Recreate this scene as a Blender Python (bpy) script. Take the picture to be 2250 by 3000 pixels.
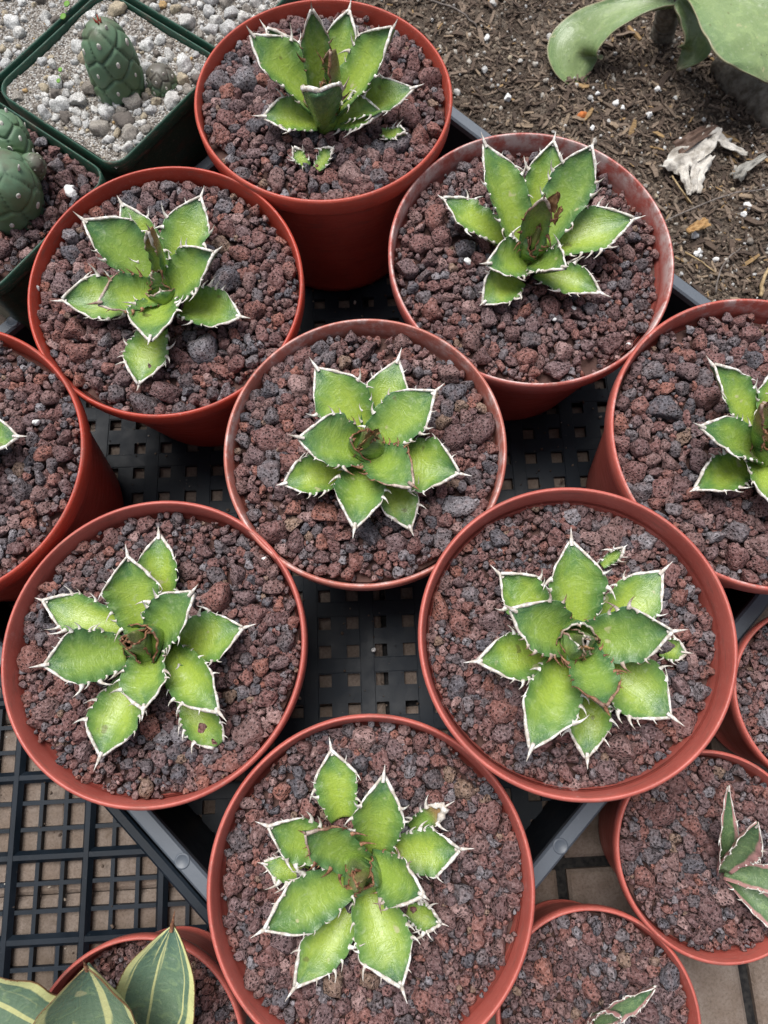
import bpy, math, random
import numpy as np
from mathutils import Vector, Matrix, noise

# ------------------------------------------------------------------ camera
ZR = 0.125                                   # height of the pot rims above the paving
FPX, TILT, ROLL, CAMH = 2103.26, 0.2713, -0.02142, 0.35092
KD = 2250.0 / 1659.0
sc = bpy.context.scene
for o in list(bpy.data.objects): bpy.data.objects.remove(o)
col = sc.collection
cam = bpy.data.cameras.new('camera')
cam.sensor_fit = 'VERTICAL'; cam.sensor_height = 24.0; cam.lens = 24.0 * FPX / 3000.0
cam.clip_start = 0.01; cam.clip_end = 60
camo = bpy.data.objects.new('camera', cam); col.objects.link(camo)
camo.matrix_world = Matrix.Translation((0, 0, ZR + CAMH)) @ Matrix.Rotation(TILT, 4, 'X') @ Matrix.Rotation(ROLL, 4, 'Z')
sc.camera = camo
cam.dof.use_dof = True; cam.dof.focus_distance = 0.36; cam.dof.aperture_fstop = 11.0

# ------------------------------------------------------------------ light: open shade under a bright overcast sky
SUN_EL, SUN_AZ = math.radians(71), math.radians(-28)
wd = bpy.data.worlds.new('World'); sc.world = wd; wd.use_nodes = True
nt = wd.node_tree; nt.nodes.clear()
sky = nt.nodes.new('ShaderNodeTexSky'); sky.sky_type = 'NISHITA'; sky.sun_disc = False
sky.sun_elevation = SUN_EL; sky.sun_rotation = SUN_AZ; sky.dust_density = 4.0; sky.air_density = 1.0
hs = nt.nodes.new('ShaderNodeHueSaturation'); hs.inputs['Saturation'].default_value = 0.55
bg = nt.nodes.new('ShaderNodeBackground'); bg.inputs['Strength'].default_value = 0.050
wo = nt.nodes.new('ShaderNodeOutputWorld')
nt.links.new(sky.outputs[0], hs.inputs['Color']); nt.links.new(hs.outputs[0], bg.inputs['Color']); nt.links.new(bg.outputs[0], wo.inputs['Surface'])
sun = bpy.data.lights.new('sun', 'SUN'); sun.energy = 1.5; sun.angle = math.radians(38); sun.color = (1.0, 0.985, 0.965)
suno = bpy.data.objects.new('sun', sun); col.objects.link(suno)
sd = Vector((math.sin(SUN_AZ) * math.cos(SUN_EL), math.cos(SUN_AZ) * math.cos(SUN_EL), math.sin(SUN_EL)))
suno.rotation_euler = (-sd).to_track_quat('-Z', 'Y').to_euler(); suno.location = (0, 0, 3)
sc.view_settings.view_transform = 'Standard'; sc.view_settings.look = 'None'
sc.view_settings.exposure = 1.40; sc.view_settings.gamma = 1.0
sc.render.engine = 'CYCLES'
sc.cycles.max_bounces = 5; sc.cycles.diffuse_bounces = 3; sc.cycles.glossy_bounces = 2; sc.cycles.transmission_bounces = 1
sc.render.resolution_x = 768; sc.render.resolution_y = 1024

# ------------------------------------------------------------------ helpers
rng = np.random.default_rng(7); random.seed(7)
CR, SR, CT, ST = math.cos(ROLL), math.sin(ROLL), math.cos(TILT), math.sin(TILT)
def at(x, y, z):
    """point at height z seen at picture position x,y (picture 1659 wide)"""
    a, b = x * KD - 1125, y * KD - 1500
    xx = (CR * a + SR * b) / FPX; yy = -(-SR * a + CR * b) / FPX
    d = np.array([xx, ST + yy * CT, -CT + yy * ST]); k = (z - ZR - CAMH) / d[2]
    return np.array([d[0] * k, d[1] * k, z])
def proj(P):
    P = np.asarray(P, float); X, Y, Z = P[..., 0], P[..., 1], P[..., 2] - ZR - CAMH
    d = Y * ST - Z * CT; u = Y * CT + Z * ST
    x = FPX * X / d; y = -FPX * u / d
    return np.stack([(1125 + CR * x - SR * y) / KD, (1500 + SR * x + CR * y) / KD], -1)
def inview(P, m=25):
    q = proj(P); return (-m < q[..., 0]) & (q[..., 0] < 1659 + m) & (-m < q[..., 1]) & (q[..., 1] < 2212 + m)
def nrm(v):
    v = np.asarray(v, float); return v / (np.linalg.norm(v) + 1e-12)

class MB:
    def __init__(s): s.v = []; s.f = []; s.uv = []; s.smooth = True
    def add(s, vs, fs, uvs=None):
        o = len(s.v); s.v += [tuple(p) for p in vs]; s.f += [tuple(i + o for i in f) for f in fs]
        s.uv += list(uvs) if uvs is not None else [(0.5, 0.5)] * len(vs)
    def grid(s, G, uv=None, close_v=False, flip=False):
        G = np.asarray(G); n, m = G.shape[:2]; fs = []
        for i in range(n - 1):
            for j in range(m if close_v else m - 1):
                k = (j + 1) % m
                q = (i * m + j, i * m + k, (i + 1) * m + k, (i + 1) * m + j)
                fs.append(q[::-1] if flip else q)
        s.add(G.reshape(-1, 3), fs, None if uv is None else np.asarray(uv).reshape(-1, 2))
    def box(s, c, h, R=None):
        P = [np.array([a, b, d]) * h for a in (-1, 1) for b in (-1, 1) for d in (-1, 1)]
        if R is not None: P = [R @ p for p in P]
        s.add([p + np.asarray(c) for p in P], [(0, 1, 3, 2), (4, 6, 7, 5), (0, 4, 5, 1), (2, 3, 7, 6), (0, 2, 6, 4), (1, 5, 7, 3)])
    def tube(s, pts, rad, n=6, cap=True, uvs=None, flat=1.0, up=(0, 0, 1)):
        pts = np.asarray(pts, float); k = len(pts); rad = np.broadcast_to(rad, (k,))
        T = np.gradient(pts, axis=0); G = []
        for i in range(k):
            t = nrm(T[i]); a = np.cross(t, up)
            if np.linalg.norm(a) < 1e-3: a = np.cross(t, (1, 0.2, 0))
            a = nrm(a); b = np.cross(a, t)
            G.append([pts[i] + rad[i] * (math.cos(q) * a + flat * math.sin(q) * b) for q in np.linspace(0, 2 * math.pi, n, endpoint=False)])
        uv = None if uvs is None else [[w] * n for w in uvs]
        o = len(s.v); s.grid(G, uv, close_v=True)
        if cap: s.f += [tuple(o + j for j in range(n))[::-1], tuple(o + (k - 1) * n + j for j in range(n))]
    def mesh(s, name, mat, attrs=None):
        me = bpy.data.meshes.new(name); me.from_pydata(s.v, [], s.f)
        ul = me.uv_layers.new(name='UVMap'); uv = np.array(s.uv, 'f'); li = np.zeros(len(me.loops), 'i'); me.loops.foreach_get('vertex_index', li)
        ul.data.foreach_set('uv', uv[li].ravel())
        if s.smooth: me.polygons.foreach_set('use_smooth', np.ones(len(me.polygons), bool))
        for k, w in (attrs or {}).items():
            a = me.attributes.new(k, 'FLOAT', 'POINT'); a.data.foreach_set('value', np.full(len(me.vertices), w, 'f'))
        if mat: me.materials.append(mat)
        me.update(); return me
    def build(s, name, mat, parent=None, attrs=None, loc=None):
        if loc is not None:
            s.v = [tuple(np.asarray(p) - loc) for p in s.v]
        return link(name, s.mesh(name, mat, attrs), parent, loc)
def link(name, me, parent=None, loc=None):
    o = bpy.data.objects.new(name, me); col.objects.link(o)
    if loc is not None: o.location = loc
    if parent is not None: o.parent = parent
    return o
def rel(parent, p): return np.asarray(p) - np.array(parent.location)
def tag(o, label=None, cat=None, group=None, kind=None):
    if label: o['label'] = label
    if cat: o['category'] = cat
    if group: o['group'] = group
    if kind: o['kind'] = kind
    return o
def empty(name, loc, label=None, cat=None, group=None, kind=None):
    o = bpy.data.objects.new(name, None); o.empty_display_size = 0.01; col.objects.link(o); o.location = loc
    return tag(o, label, cat, group, kind)

# ------------------------------------------------------------------ materials
class NT:
    def __init__(s, name, rough=0.6, spec=0.4):
        s.m = bpy.data.materials.new(name); s.m.use_nodes = True; s.t = s.m.node_tree
        s.b = s.t.nodes['Principled BSDF']; s.b.inputs['Roughness'].default_value = rough
        s.b.inputs['Specular IOR Level'].default_value = spec
    def n(s, typ, **k):
        x = s.t.nodes.new('ShaderNode' + typ)
        for a, b in k.items():
            if a.startswith('i_'): x.inputs[a[2:].replace('_', ' ')].default_value = b
            else: setattr(x, a, b)
        return x
    def l(s, a, b): s.t.links.new(a, b)
    def val(s, x, sock):
        if hasattr(x, 'is_linked') or hasattr(x, 'links'): s.l(x, sock)
        else: sock.default_value = x
    def math(s, op, a, b=0.0, c=0.0, clamp=False):
        x = s.n('Math', operation=op, use_clamp=clamp)
        s.val(a, x.inputs[0]); s.val(b, x.inputs[1])
        if op in ('MULTIPLY_ADD', 'COMPARE', 'SMOOTH_MIN'): s.val(c, x.inputs[2])
        return x.outputs[0]
    def ss(s, v, a, b, lo=0.0, hi=1.0):
        x = s.n('MapRange', interpolation_type='SMOOTHSTEP'); s.val(v, x.inputs[0])
        for i, q in enumerate((a, b, lo, hi)): s.val(q, x.inputs[1 + i])
        return x.outputs[0]
    def mix(s, f, a, b, mode='MIX'):
        x = s.n('Mix', data_type='RGBA', blend_type=mode, clamp_factor=True)
        s.val(f, x.inputs[0])
        for q, sk in ((a, x.inputs[6]), (b, x.inputs[7])):
            if isinstance(q, tuple): sk.default_value = (*q, 1) if len(q) == 3 else q
            else: s.l(q, sk)
        return x.outputs[2]
    def noise(s, scale, vec=None, detail=4, rough=0.55, dist=0.0):
        x = s.n('TexNoise'); x.inputs['Scale'].default_value = scale; x.inputs['Detail'].default_value = detail
        x.inputs['Roughness'].default_value = rough; x.inputs['Distortion'].default_value = dist
        if vec is not None: s.l(vec, x.inputs['Vector'])
        return x.outputs['Fac']
    def voro(s, scale, vec=None, feature='F1', out='Distance'):
        x = s.n('TexVoronoi', feature=feature); x.inputs['Scale'].default_value = scale
        if vec is not None: s.l(vec, x.inputs['Vector'])
        return x.outputs[out]
    def pos(s): return s.n('NewGeometry').outputs['Position']
    def obj(s): return s.n('TexCoord').outputs['Object']
    def attr(s, name): return s.n('Attribute', attribute_name=name).outputs['Fac']
    def ramp(s, f, stops, interp='LINEAR'):
        x = s.n('ValToRGB'); r = x.color_ramp; r.interpolation = interp
        while len(r.elements) < len(stops): r.elements.new(0.5)
        for e, (p, c) in zip(r.elements, stops): e.position = p; e.color = (*c, 1)
        s.l(f, x.inputs[0]); return x.outputs[0]
    def bump(s, h, dist, strength=1.0):
        x = s.n('Bump'); x.inputs['Distance'].default_value = dist; x.inputs['Strength'].default_value = strength
        s.l(h, x.inputs['Height']); s.l(x.outputs[0], s.b.inputs['Normal'])
    def base(s, c):
        if isinstance(c, tuple): s.b.inputs['Base Color'].default_value = (*c, 1)
        else: s.l(c, s.b.inputs['Base Color'])
        return s

def pieces_random(t):
    oi = t.n('ObjectInfo').outputs['Random']; isl = t.n('NewGeometry').outputs['Random Per Island']
    return t.math('FRACT', t.math('MULTIPLY_ADD', oi, 7.31, isl))
def mat_lava(name, dark=1.0, shift=0.0):
    t = NT(name, 0.9, 0.25); r = pieces_random(t); p = t.pos()
    c = t.ramp(r, [(0, (0.220, 0.097, 0.086)), (.16, (0.151, 0.074, 0.071)), (.30, (0.197, 0.122, 0.123)), (.42, (0.174, 0.154, 0.165)), (.50, (0.110, 0.093, 0.100)),
                   (.57, (0.272, 0.108, 0.084)), (.68, (0.237, 0.131, 0.118)), (.79, (0.101, 0.101, 0.118)), (.86, (0.289, 0.186, 0.125)), (.885, (0.347, 0.131, 0.091)), (.92, (0.393, 0.241, 0.221)), (.962, (0.277, 0.264, 0.284))], 'CONSTANT')
    n1 = t.noise(210, p, 2); c = t.mix(t.ss(n1, .45, .68, 0, .4), c, (.19, .11, .10))
    v = t.voro(620, p); pit = t.ss(v, .14, .40); n2 = t.noise(620, p, 3, .7)
    c = t.mix(t.ss(n2, .36, .70), t.mix(.50, c, (.030, .020, .020)), t.mix(.17, c, (.50, .44, .45)))
    c = t.mix(pit, t.mix(.60, c, (.022, .015, .015)), c)
    t.base(c); t.bump(t.math('ADD', n2, pit), .0014, 1.0); return t.m
def mat_pumice():
    t = NT('pumice_grit', 0.92, 0.2); r = pieces_random(t); p = t.pos()
    c = t.ramp(r, [(0, (.64, .63, .60)), (.24, (.36, .33, .29)), (.36, (.68, .68, .66)), (.56, (.25, .22, .19)), (.66, (.46, .39, .28)), (.74, (.56, .56, .55)), (.92, (.16, .14, .125)), (.975, (.5, .33, .15))], 'CONSTANT')
    n2 = t.noise(1100, p, 4, .7); c = t.mix(t.ss(n2, .4, .62), t.mix(.55, c, (.08, .07, .06)), c)
    t.base(c); t.bump(n2, .0008, .7); return t.m
def mat_grit_bed():
    t = NT('sandy_grit', 0.95, 0.2); p = t.pos(); x = t.n('TexVoronoi'); x.inputs['Scale'].default_value = 1100; t.l(p, x.inputs['Vector'])
    s = t.n('SeparateColor'); t.l(x.outputs['Color'], s.inputs[0])
    c = t.ramp(s.outputs[0], [(0, (.10, .085, .075)), (.2, (.24, .21, .18)), (.42, (.36, .33, .29)), (.58, (.17, .15, .13)), (.68, (.48, .45, .41)), (.86, (.64, .63, .60))], 'CONSTANT')
    n = t.noise(260, p, 5); c = t.mix(t.ss(n, .4, .7), t.mix(.4, c, (.10, .085, .07)), c)
    t.base(c); t.bump(t.math('SUBTRACT', n, t.math('MULTIPLY', x.outputs['Distance'], .6)), .0022, .9); return t.m
def mat_dark_bed():
    t = NT('dark_fines', 1.0, 0.1); n = t.noise(500, t.pos(), 4); t.base(t.mix(n, (.05, .028, .024), (.12, .07, .06))); return t.m
def mat_plastic(name, c1, c2, chalk=0.0, seed=0.0):
    t = NT(name, 0.42, 0.45); o = t.obj()
    n = t.noise(38, o, 5); c = t.mix(t.ss(n, .35, .7), c1, c2)
    sep = t.n('SeparateXYZ'); t.l(o, sep.inputs[0])
    sc_ = t.n('Mapping'); sc_.inputs['Scale'].default_value = (1, 1, 6); sc_.inputs['Location'].default_value = (seed, seed * .7, 0); t.l(o, sc_.inputs[0])
    fine = t.noise(420, sc_.outputs[0], 5, .7); c = t.mix(t.ss(fine, .56, .72, 0, .40), c, (.58, .36, .31))
    dirt = t.noise(70, sc_.outputs[0], 6, .65); c = t.mix(t.ss(dirt, .52, .72, 0, .55), c, (.17, .085, .065))
    if chalk:
        ch = t.noise(85, o, 5, .72); lo = .70 - chalk * .25
        top = t.ss(sep.outputs[2], -.016, -.001); ge = t.n('NewGeometry'); vm = t.n('VectorMath', operation='MULTIPLY'); t.l(o, vm.inputs[0]); vm.inputs[1].default_value = (1, 1, 0)
        vn = t.n('VectorMath', operation='NORMALIZE'); t.l(vm.outputs[0], vn.inputs[0]); dt = t.n('VectorMath', operation='DOT_PRODUCT'); t.l(vn.outputs[0], dt.inputs[0]); t.l(ge.outputs['Normal'], dt.inputs[1])
        top = t.math('MULTIPLY', top, t.ss(dt.outputs['Value'], .75, -.25, .15, 1.0))
        c = t.mix(t.math('MULTIPLY', t.ss(ch, lo, lo + .30, 0, .75), top), c, (.66, .60, .57))
    t.base(c); t.l(t.ss(dirt, .3, .7, .36, .55), t.b.inputs['Roughness']); t.bump(fine, .0003, .35); return t.m
def mat_leaf(name, light, mid, dark, stripe=None, pink=None, speck=False):
    t = NT(name, 0.40, 0.42); uv = t.n('UVMap').outputs[0]; sep = t.n('SeparateXYZ'); t.l(uv, sep.inputs[0])
    u, v = sep.outputs[0], sep.outputs[1]; tone = t.attr('tone'); seed = t.attr('seed')
    av = t.math('ABSOLUTE', t.math('MULTIPLY_ADD', v, 2.0, -1.0))
    cb = t.n('CombineXYZ'); t.l(u, cb.inputs[0]); t.l(v, cb.inputs[1]); t.l(t.math('MULTIPLY', seed, 9.0), cb.inputs[2])
    mp = t.n('Mapping'); mp.inputs['Scale'].default_value = (3.4, 1.7, 1); t.l(cb.outputs[0], mp.inputs[0])
    big = t.noise(1.3, mp.outputs[0], 3, .5, .6)
    wob = t.math('MULTIPLY_ADD', big, .5, -.25)
    e = t.math('ADD', av, wob)
    edge = t.math('MAXIMUM', t.ss(e, .26, .95), t.ss(t.math('ADD', u, wob), .45, .92))
    c = t.mix(edge, light, mid)
    far = t.math('MAXIMUM', t.ss(e, .84, 1.16), t.ss(t.math('ADD', u, wob), .76, 1.06))
    c = t.mix(far, c, dark)
    tn = t.ss(tone, .2, 1.0, 0, .72); c = t.mix(tn, c, t.mix(edge, mid, dark))
    # pale imprints left by the neighbouring leaf, and fine length-wise grain
    mp2 = t.n('Mapping'); mp2.inputs['Scale'].default_value = (15, 5, 1); t.l(cb.outputs[0], mp2.inputs[0])
    imp = t.noise(1.0, mp2.outputs[0], 2, .55, 1.6); c = t.mix(t.ss(imp, .52, .66, 0, .16), c, (.46, .58, .24)); c = t.mix(t.ss(imp, .46, .33, 0, .22), c, mid)
    mp3 = t.n('Mapping'); mp3.inputs['Scale'].default_value = (4, 70, 1); t.l(cb.outputs[0], mp3.inputs[0])
    gr = t.noise(1.0, mp3.outputs[0], 3); c = t.mix(t.ss(gr, .35, .7, 0, .14), c, dark)
    # bloom and dust
    p = t.pos(); du = t.noise(240, p, 3, .7); c = t.mix(t.ss(du, .56, .80, 0, .30), c, (.50, .55, .42)); sc2 = t.noise(95, p, 2, .5); c = t.mix(t.ss(sc2, .70, .74, 0, .7), c, (.42, .40, .22)); c = t.mix(t.ss(sc2, .285, .265, 0, .55), c, (.10, .085, .03))
    if stripe:
        cv = t.n('CombineXYZ'); t.l(t.math('MULTIPLY', u, .55), cv.inputs[0]); t.l(t.math('MULTIPLY', v, 9.0), cv.inputs[1]); t.l(t.math('MULTIPLY', seed, 5.0), cv.inputs[2])
        s_ = t.noise(1.25, cv.outputs[0], 2, .4); k = t.math('MAXIMUM', t.ss(s_, .57, .62), t.ss(t.math('ADD', av, t.math('MULTIPLY', wob, .4)), .78, .83))
        c = t.mix(k, c, stripe); c = t.mix(t.ss(av, .965, .99), c, (.16, .09, .04))
    if pink:
        k = t.ss(t.math('ADD', av, wob), .62, .80); c = t.mix(k, c, pink)
    if speck:
        f2 = t.noise(420, p, 3, .7); cl = t.noise(28, p, 3); c = t.mix(t.math('MULTIPLY', t.ss(f2, .62, .70), t.ss(cl, .45, .62)), c, (.045, .035, .025)); c = t.mix(t.ss(f2, .34, .28, 0, .55), c, (.52, .52, .40))
        c = t.mix(t.ss(av, .93, 1.0, 0, .7), c, (.36, .31, .20)); c = t.mix(t.math('MULTIPLY', t.ss(u, .50, .60), t.ss(cl, .40, .60, 0, .8)), c, (.12, .09, .07))
    br = t.attr('brown'); sp = t.noise(60, p, 4); k = t.math('MULTIPLY', br, t.ss(t.math('ADD', u, t.math('MULTIPLY', sp, .3)), .62, .92))
    c = t.mix(k, c, t.mix(sp, (.16, .065, .025), (.36, .20, .09)))
    t.base(c); t.l(t.ss(du, .3, .75, .21, .42), t.b.inputs['Roughness'])
    t.bump(t.math('ADD', imp, t.math('MULTIPLY', gr, .5)), .0006, .5); return t.m
def mat_horn(name):
    t = NT(name, 0.55, 0.35); uv = t.n('UVMap').outputs[0]; sep = t.n('SeparateXYZ'); t.l(uv, sep.inputs[0]); u, w = sep.outputs[0], sep.outputs[1]
    p = t.pos(); n = t.noise(420, p, 5, .65); br = t.attr('brown')
    white = t.mix(t.ss(n, .38, .66), (.44, .39, .33), (.80, .78, .73))
    brown = t.mix(t.ss(n, .35, .68), (.085, .028, .016), (.33, .17, .09))
    k = t.math('ADD', br, t.math('MULTIPLY', t.math('SUBTRACT', .62, u), .55)); k = t.math('ADD', k, t.math('MULTIPLY', w, .30))
    k = t.math('ADD', k, t.math('MULTIPLY_ADD', t.noise(120, p, 3), .5, -.25))
    t.base(t.mix(t.ss(k, .30, .80), white, brown)); t.bump(n, .0004, .5); return t.m

M = {}
M['lava'] = mat_lava('lava_stone'); M['lava_low'] = mat_lava('lava_stone_lower', 0.8, .37)
M['pumice'] = mat_pumice(); M['grit'] = mat_grit_bed(); M['bed'] = mat_dark_bed()
M['terra_red'] = mat_plastic('terracotta_plastic_red', (.42, .052, .028), (.35, .042, .023))
M['terra_pink'] = mat_plastic('terracotta_plastic', (.46, .110, .084), (.38, .082, .062), .35, .3)
M['terra_old'] = mat_plastic('terracotta_plastic_faded', (.45, .145, .108), (.38, .112, .082), 1.08, .9)
M['terra_crust'] = mat_plastic('terracotta_plastic_crusted', (.46, .105, .078), (.39, .080, .058), .95, 2.3)
M['terra_white'] = mat_plastic('terracotta_plastic_white_crust', (.43, .100, .078), (.37, .085, .066), 1.35, 3.1)
M['terra_edge'] = mat_plastic('terracotta_plastic_scuffed', (.44, .072, .044), (.37, .056, .034), .5, 1.7)
M['green_pot'] = mat_plastic('dark_green_plastic', (.012, .055, .034), (.018, .070, .045), .35, .5)
M['leaf'] = mat_leaf('agave_leaf', (.31, .41, .055), (.115, .222, .046), (.040, .108, .050))
M['leaf_var'] = mat_leaf('variegated_leaf', (.17, .245, .155), (.115, .185, .125), (.075, .135, .10), stripe=(.58, .58, .27))
M['leaf_pink'] = mat_leaf('pink_edged_leaf', (.13, .20, .09), (.065, .13, .06), (.035, .08, .04), pink=(.40, .215, .20))
M['paddle'] = mat_leaf('paddle_leaf', (.21, .285, .12), (.15, .225, .095), (.11, .175, .08), speck=True)
M['horn'] = mat_horn('horny_margin')
def simple(name, c1, c2, scale, rough=.7, spec=.3, bd=0.0, detail=5):
    t = NT(name, rough, spec); n = t.noise(scale, t.pos(), detail, .6); t.base(t.mix(t.ss(n, .3, .7), c1, c2))
    if bd: t.bump(n, bd, .7)
    return t.m
M['dry'] = simple('dry_brown_leaf', (.13, .055, .025), (.38, .22, .11), 150, .6, .3, .001)
M['perlite'] = simple('perlite', (.62, .62, .60), (.85, .85, .84), 900, .9, .2, .0006)
M['seedling'] = simple('seedling_green', (.09, .21, .03), (.13, .27, .04), 200, .5)
M['straw'] = simple('straw', (.26, .18, .09), (.45, .34, .19), 300, .7)
M['twig'] = simple('grey_twig', (.10, .085, .075), (.24, .21, .19), 300, .8)
def mat_tray():
    t = NT('black_tray_plastic', .55, .22); p = t.pos(); n = t.noise(26, p, 6, .65); f = t.noise(520, p, 4, .7); b = t.noise(9, p, 4, .6, .5)
    c = t.mix(t.ss(n, .35, .7), (.005, .009, .014), (.011, .017, .025)); c = t.mix(t.ss(b, .56, .75, 0, .45), c, (.038, .044, .048))
    c = t.mix(t.ss(f, .66, .78, 0, .5), c, (.20, .20, .19)); t.base(c); t.l(t.ss(n, .3, .7, .38, .62), t.b.inputs['Roughness']); t.bump(f, .0002, .3); return t.m
M['tray'] = mat_tray()
def mat_rim():
    t = NT('grey_tray_rim_plastic', .42, .5); p = t.pos(); n = t.noise(60, p, 5); f = t.noise(700, p, 3, .7)
    c = t.mix(n, (.065, .080, .100), (.095, .112, .135)); c = t.mix(t.ss(f, .70, .80, 0, .6), c, (.30, .31, .31)); t.base(c); t.bump(f, .0002, .3); return t.m  # blue-grey base has the sky's reflection on the black rim painted in
M['rim'] = mat_rim()
def mat_paver():
    t = NT('brown_paver', .85, .25); p = t.pos(); r = t.n('ObjectInfo').outputs['Random']; n = t.noise(45, p, 6, .65); f = t.noise(650, p, 5, .7)
    c = t.ramp(r, [(0, (.135, .102, .080)), (.5, (.17, .128, .100)), (1, (.115, .092, .076))]); c = t.mix(t.ss(n, .35, .7), c, (.22, .178, .150)); c = t.mix(t.ss(f, .3, .6), t.mix(.5, c, (.07, .05, .035)), c)
    st = t.noise(17, p, 4, .6, .8); c = t.mix(t.ss(st, .52, .72, 0, .55), c, (.085, .062, .042))
    t.base(c); t.bump(f, .001, .7); return t.m
M['paver'] = mat_paver()
M['joint'] = simple('black_joint', (.008, .008, .009), (.03, .028, .026), 300, .9, .2, .001)
def mat_soil():
    t = NT('potting_soil', .97, .15); p = t.pos(); n = t.noise(60, p, 6, .65); f = t.noise(700, p, 5, .75); v = t.voro(520, p)
    c = t.mix(t.ss(n, .35, .65), (.105, .080, .062), (.215, .175, .14)); c = t.mix(t.ss(f, .35, .7), t.mix(.5, c, (.02, .014, .01)), c)
    c = t.mix(t.math('MULTIPLY', t.ss(f, .66, .72), t.ss(n, .5, .7)), c, (.34, .32, .28)); t.base(c); t.bump(t.math('ADD', f, v), .0025, .9); return t.m
M['soil'] = mat_soil()
def mat_chip():
    t = NT('wood_chip', .85, .2); r = pieces_random(t); p = t.obj(); mp = t.n('Mapping'); mp.inputs['Scale'].default_value = (1, 8, 8); t.l(t.pos(), mp.inputs[0])
    c = t.ramp(r, [(0, (.115, .083, .063)), (.25, (.185, .140, .106)), (.5, (.075, .055, .044)), (.7, (.25, .190, .144)), (.88, (.33, .25, .175)), (.965, (.38, .25, .12))], 'CONSTANT')
    n = t.noise(130, mp.outputs[0], 4, .7); c = t.mix(t.ss(n, .35, .7), t.mix(.5, c, (.03, .02, .015)), c); t.base(c); t.bump(n, .001, .6); return t.m
M['chip'] = mat_chip()
def mat_crumb():
    t = NT('soil_crumb', .95, .15); r = pieces_random(t); n = t.noise(700, t.pos(), 3, .7)
    c = t.ramp(r, [(0, (.065, .048, .037)), (.3, (.13, .10, .077)), (.55, (.21, .17, .132)), (.75, (.09, .067, .05)), (.86, (.30, .255, .205)), (.94, (.48, .45, .40))], 'CONSTANT'); t.base(t.mix(n, t.mix(.4, c, (.03, .02, .015)), c)); t.bump(n, .0008, .6); return t.m
M['crumb'] = mat_crumb()
def mat_deadleaf():
    t = NT('bleached_dead_leaf', .9, .15); p = t.pos(); n = t.noise(90, p, 6, .7); f = t.noise(600, p, 4, .7)
    c = t.mix(t.ss(n, .34, .6), (.28, .255, .22), (.58, .55, .50)); c = t.mix(t.ss(f, .66, .74), c, (.05, .04, .035)); t.base(c); t.bump(n, .002, .8); return t.m
M['dead'] = mat_deadleaf()
def mat_cactus():
    t = NT('cactus_skin', .42, .4); h = t.attr('hgt'); b = t.attr('bmp'); p = t.pos(); n = t.noise(70, p, 4); f = t.noise(1400, p, 3, .7)
    c = t.mix(t.ss(b, .0, .7), (.036, .074, .042), (.115, .195, .115)); c = t.mix(t.ss(n, .4, .65, 0, .6), c, (.095, .15, .06))
    k = t.math('ADD', h, t.math('MULTIPLY_ADD', n, .8, -.4)); c = t.mix(t.ss(k, .55, 1.0, 0, .8), c, (.115, .085, .080)); c = t.mix(t.ss(f, .70, .76, 0, .6), c, (.45, .47, .42)); t.base(c); t.bump(f, .0002, .4); return t.m
M['cactus'] = mat_cactus()
M['areole'] = simple('areole_felt', (.45, .42, .36), (.72, .70, .64), 900, .9)

# ------------------------------------------------------------------ stones
def ico(sub):
    import bmesh
    bm = bmesh.new(); bmesh.ops.create_icosphere(bm, subdivisions=sub, radius=1.0)
    V = np.array([v.co[:] for v in bm.verts]); F = np.array([[v.index for v in f.verts] for f in bm.faces]); bm.free(); return V, F
def stone_shape(sub, seed, rough=1.0, planes=11):
    r = np.random.default_rng(seed); V, F = ico(sub); V = V.copy()
    V *= np.array([1.0, r.uniform(.62, 1.0), r.uniform(.6, .95)])
    for _ in range(planes):
        n = nrm(r.normal(size=3)); k = V @ n; d = k.max() * r.uniform(.55, .88); m = k > d; V[m] -= np.outer(k[m] - d, n) * .97
    off = r.uniform(-50, 50, 3)
    for i, p in enumerate(V):
        q = Vector(p * 1.9 + off); a = noise.fractal(q, .8, 2.2, 3); b = noise.noise(Vector(p * 4.3 + off)) if sub > 1 else 0
        V[i] = p * (1 + rough * (.20 * a + .15 * b - .10 * max(0, b - .25)))
    V -= V.mean(0); V /= np.sort(np.linalg.norm(V[:, :2], axis=1))[-max(1, len(V) // 20)]
    return V, F
def tri_mesh(name, V, F, mat):
    me = bpy.data.meshes.new(name); n = len(F)
    me.vertices.add(len(V)); me.vertices.foreach_set('co', V.astype('f').ravel())
    me.loops.add(3 * n); me.loops.foreach_set('vertex_index', F.astype('i').ravel())
    me.polygons.add(n); me.polygons.foreach_set('loop_start', np.arange(0, 3 * n, 3, dtype='i'))
    me.polygons.foreach_set('use_smooth', np.ones(n, bool)); me.materials.append(mat); me.update(calc_edges=True); return me
BIG = [tri_mesh('gravel_stone', *stone_shape(3, 100 + i), M['lava']) for i in range(26)]
MID = [stone_shape(2, 300 + i) for i in range(16)]; LOW = [stone_shape(1, 400 + i) for i in range(8)]
PUM = [tri_mesh('pumice_stone', *stone_shape(3, 500 + i, 1.05, 8), M['pumice']) for i in range(12)]
def rots(n, r):
    q = r.normal(size=(n, 4)); q /= np.linalg.norm(q, axis=1)[:, None]; w, x, y, z = q.T
    return np.stack([np.stack([1 - 2 * (y * y + z * z), 2 * (x * y - z * w), 2 * (x * z + y * w)], -1), np.stack([2 * (x * y + z * w), 1 - 2 * (x * x + z * z), 2 * (y * z - x * w)], -1), np.stack([2 * (x * z - y * w), 2 * (y * z + x * w), 1 - 2 * (x * x + y * y)], -1)], 1)
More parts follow.
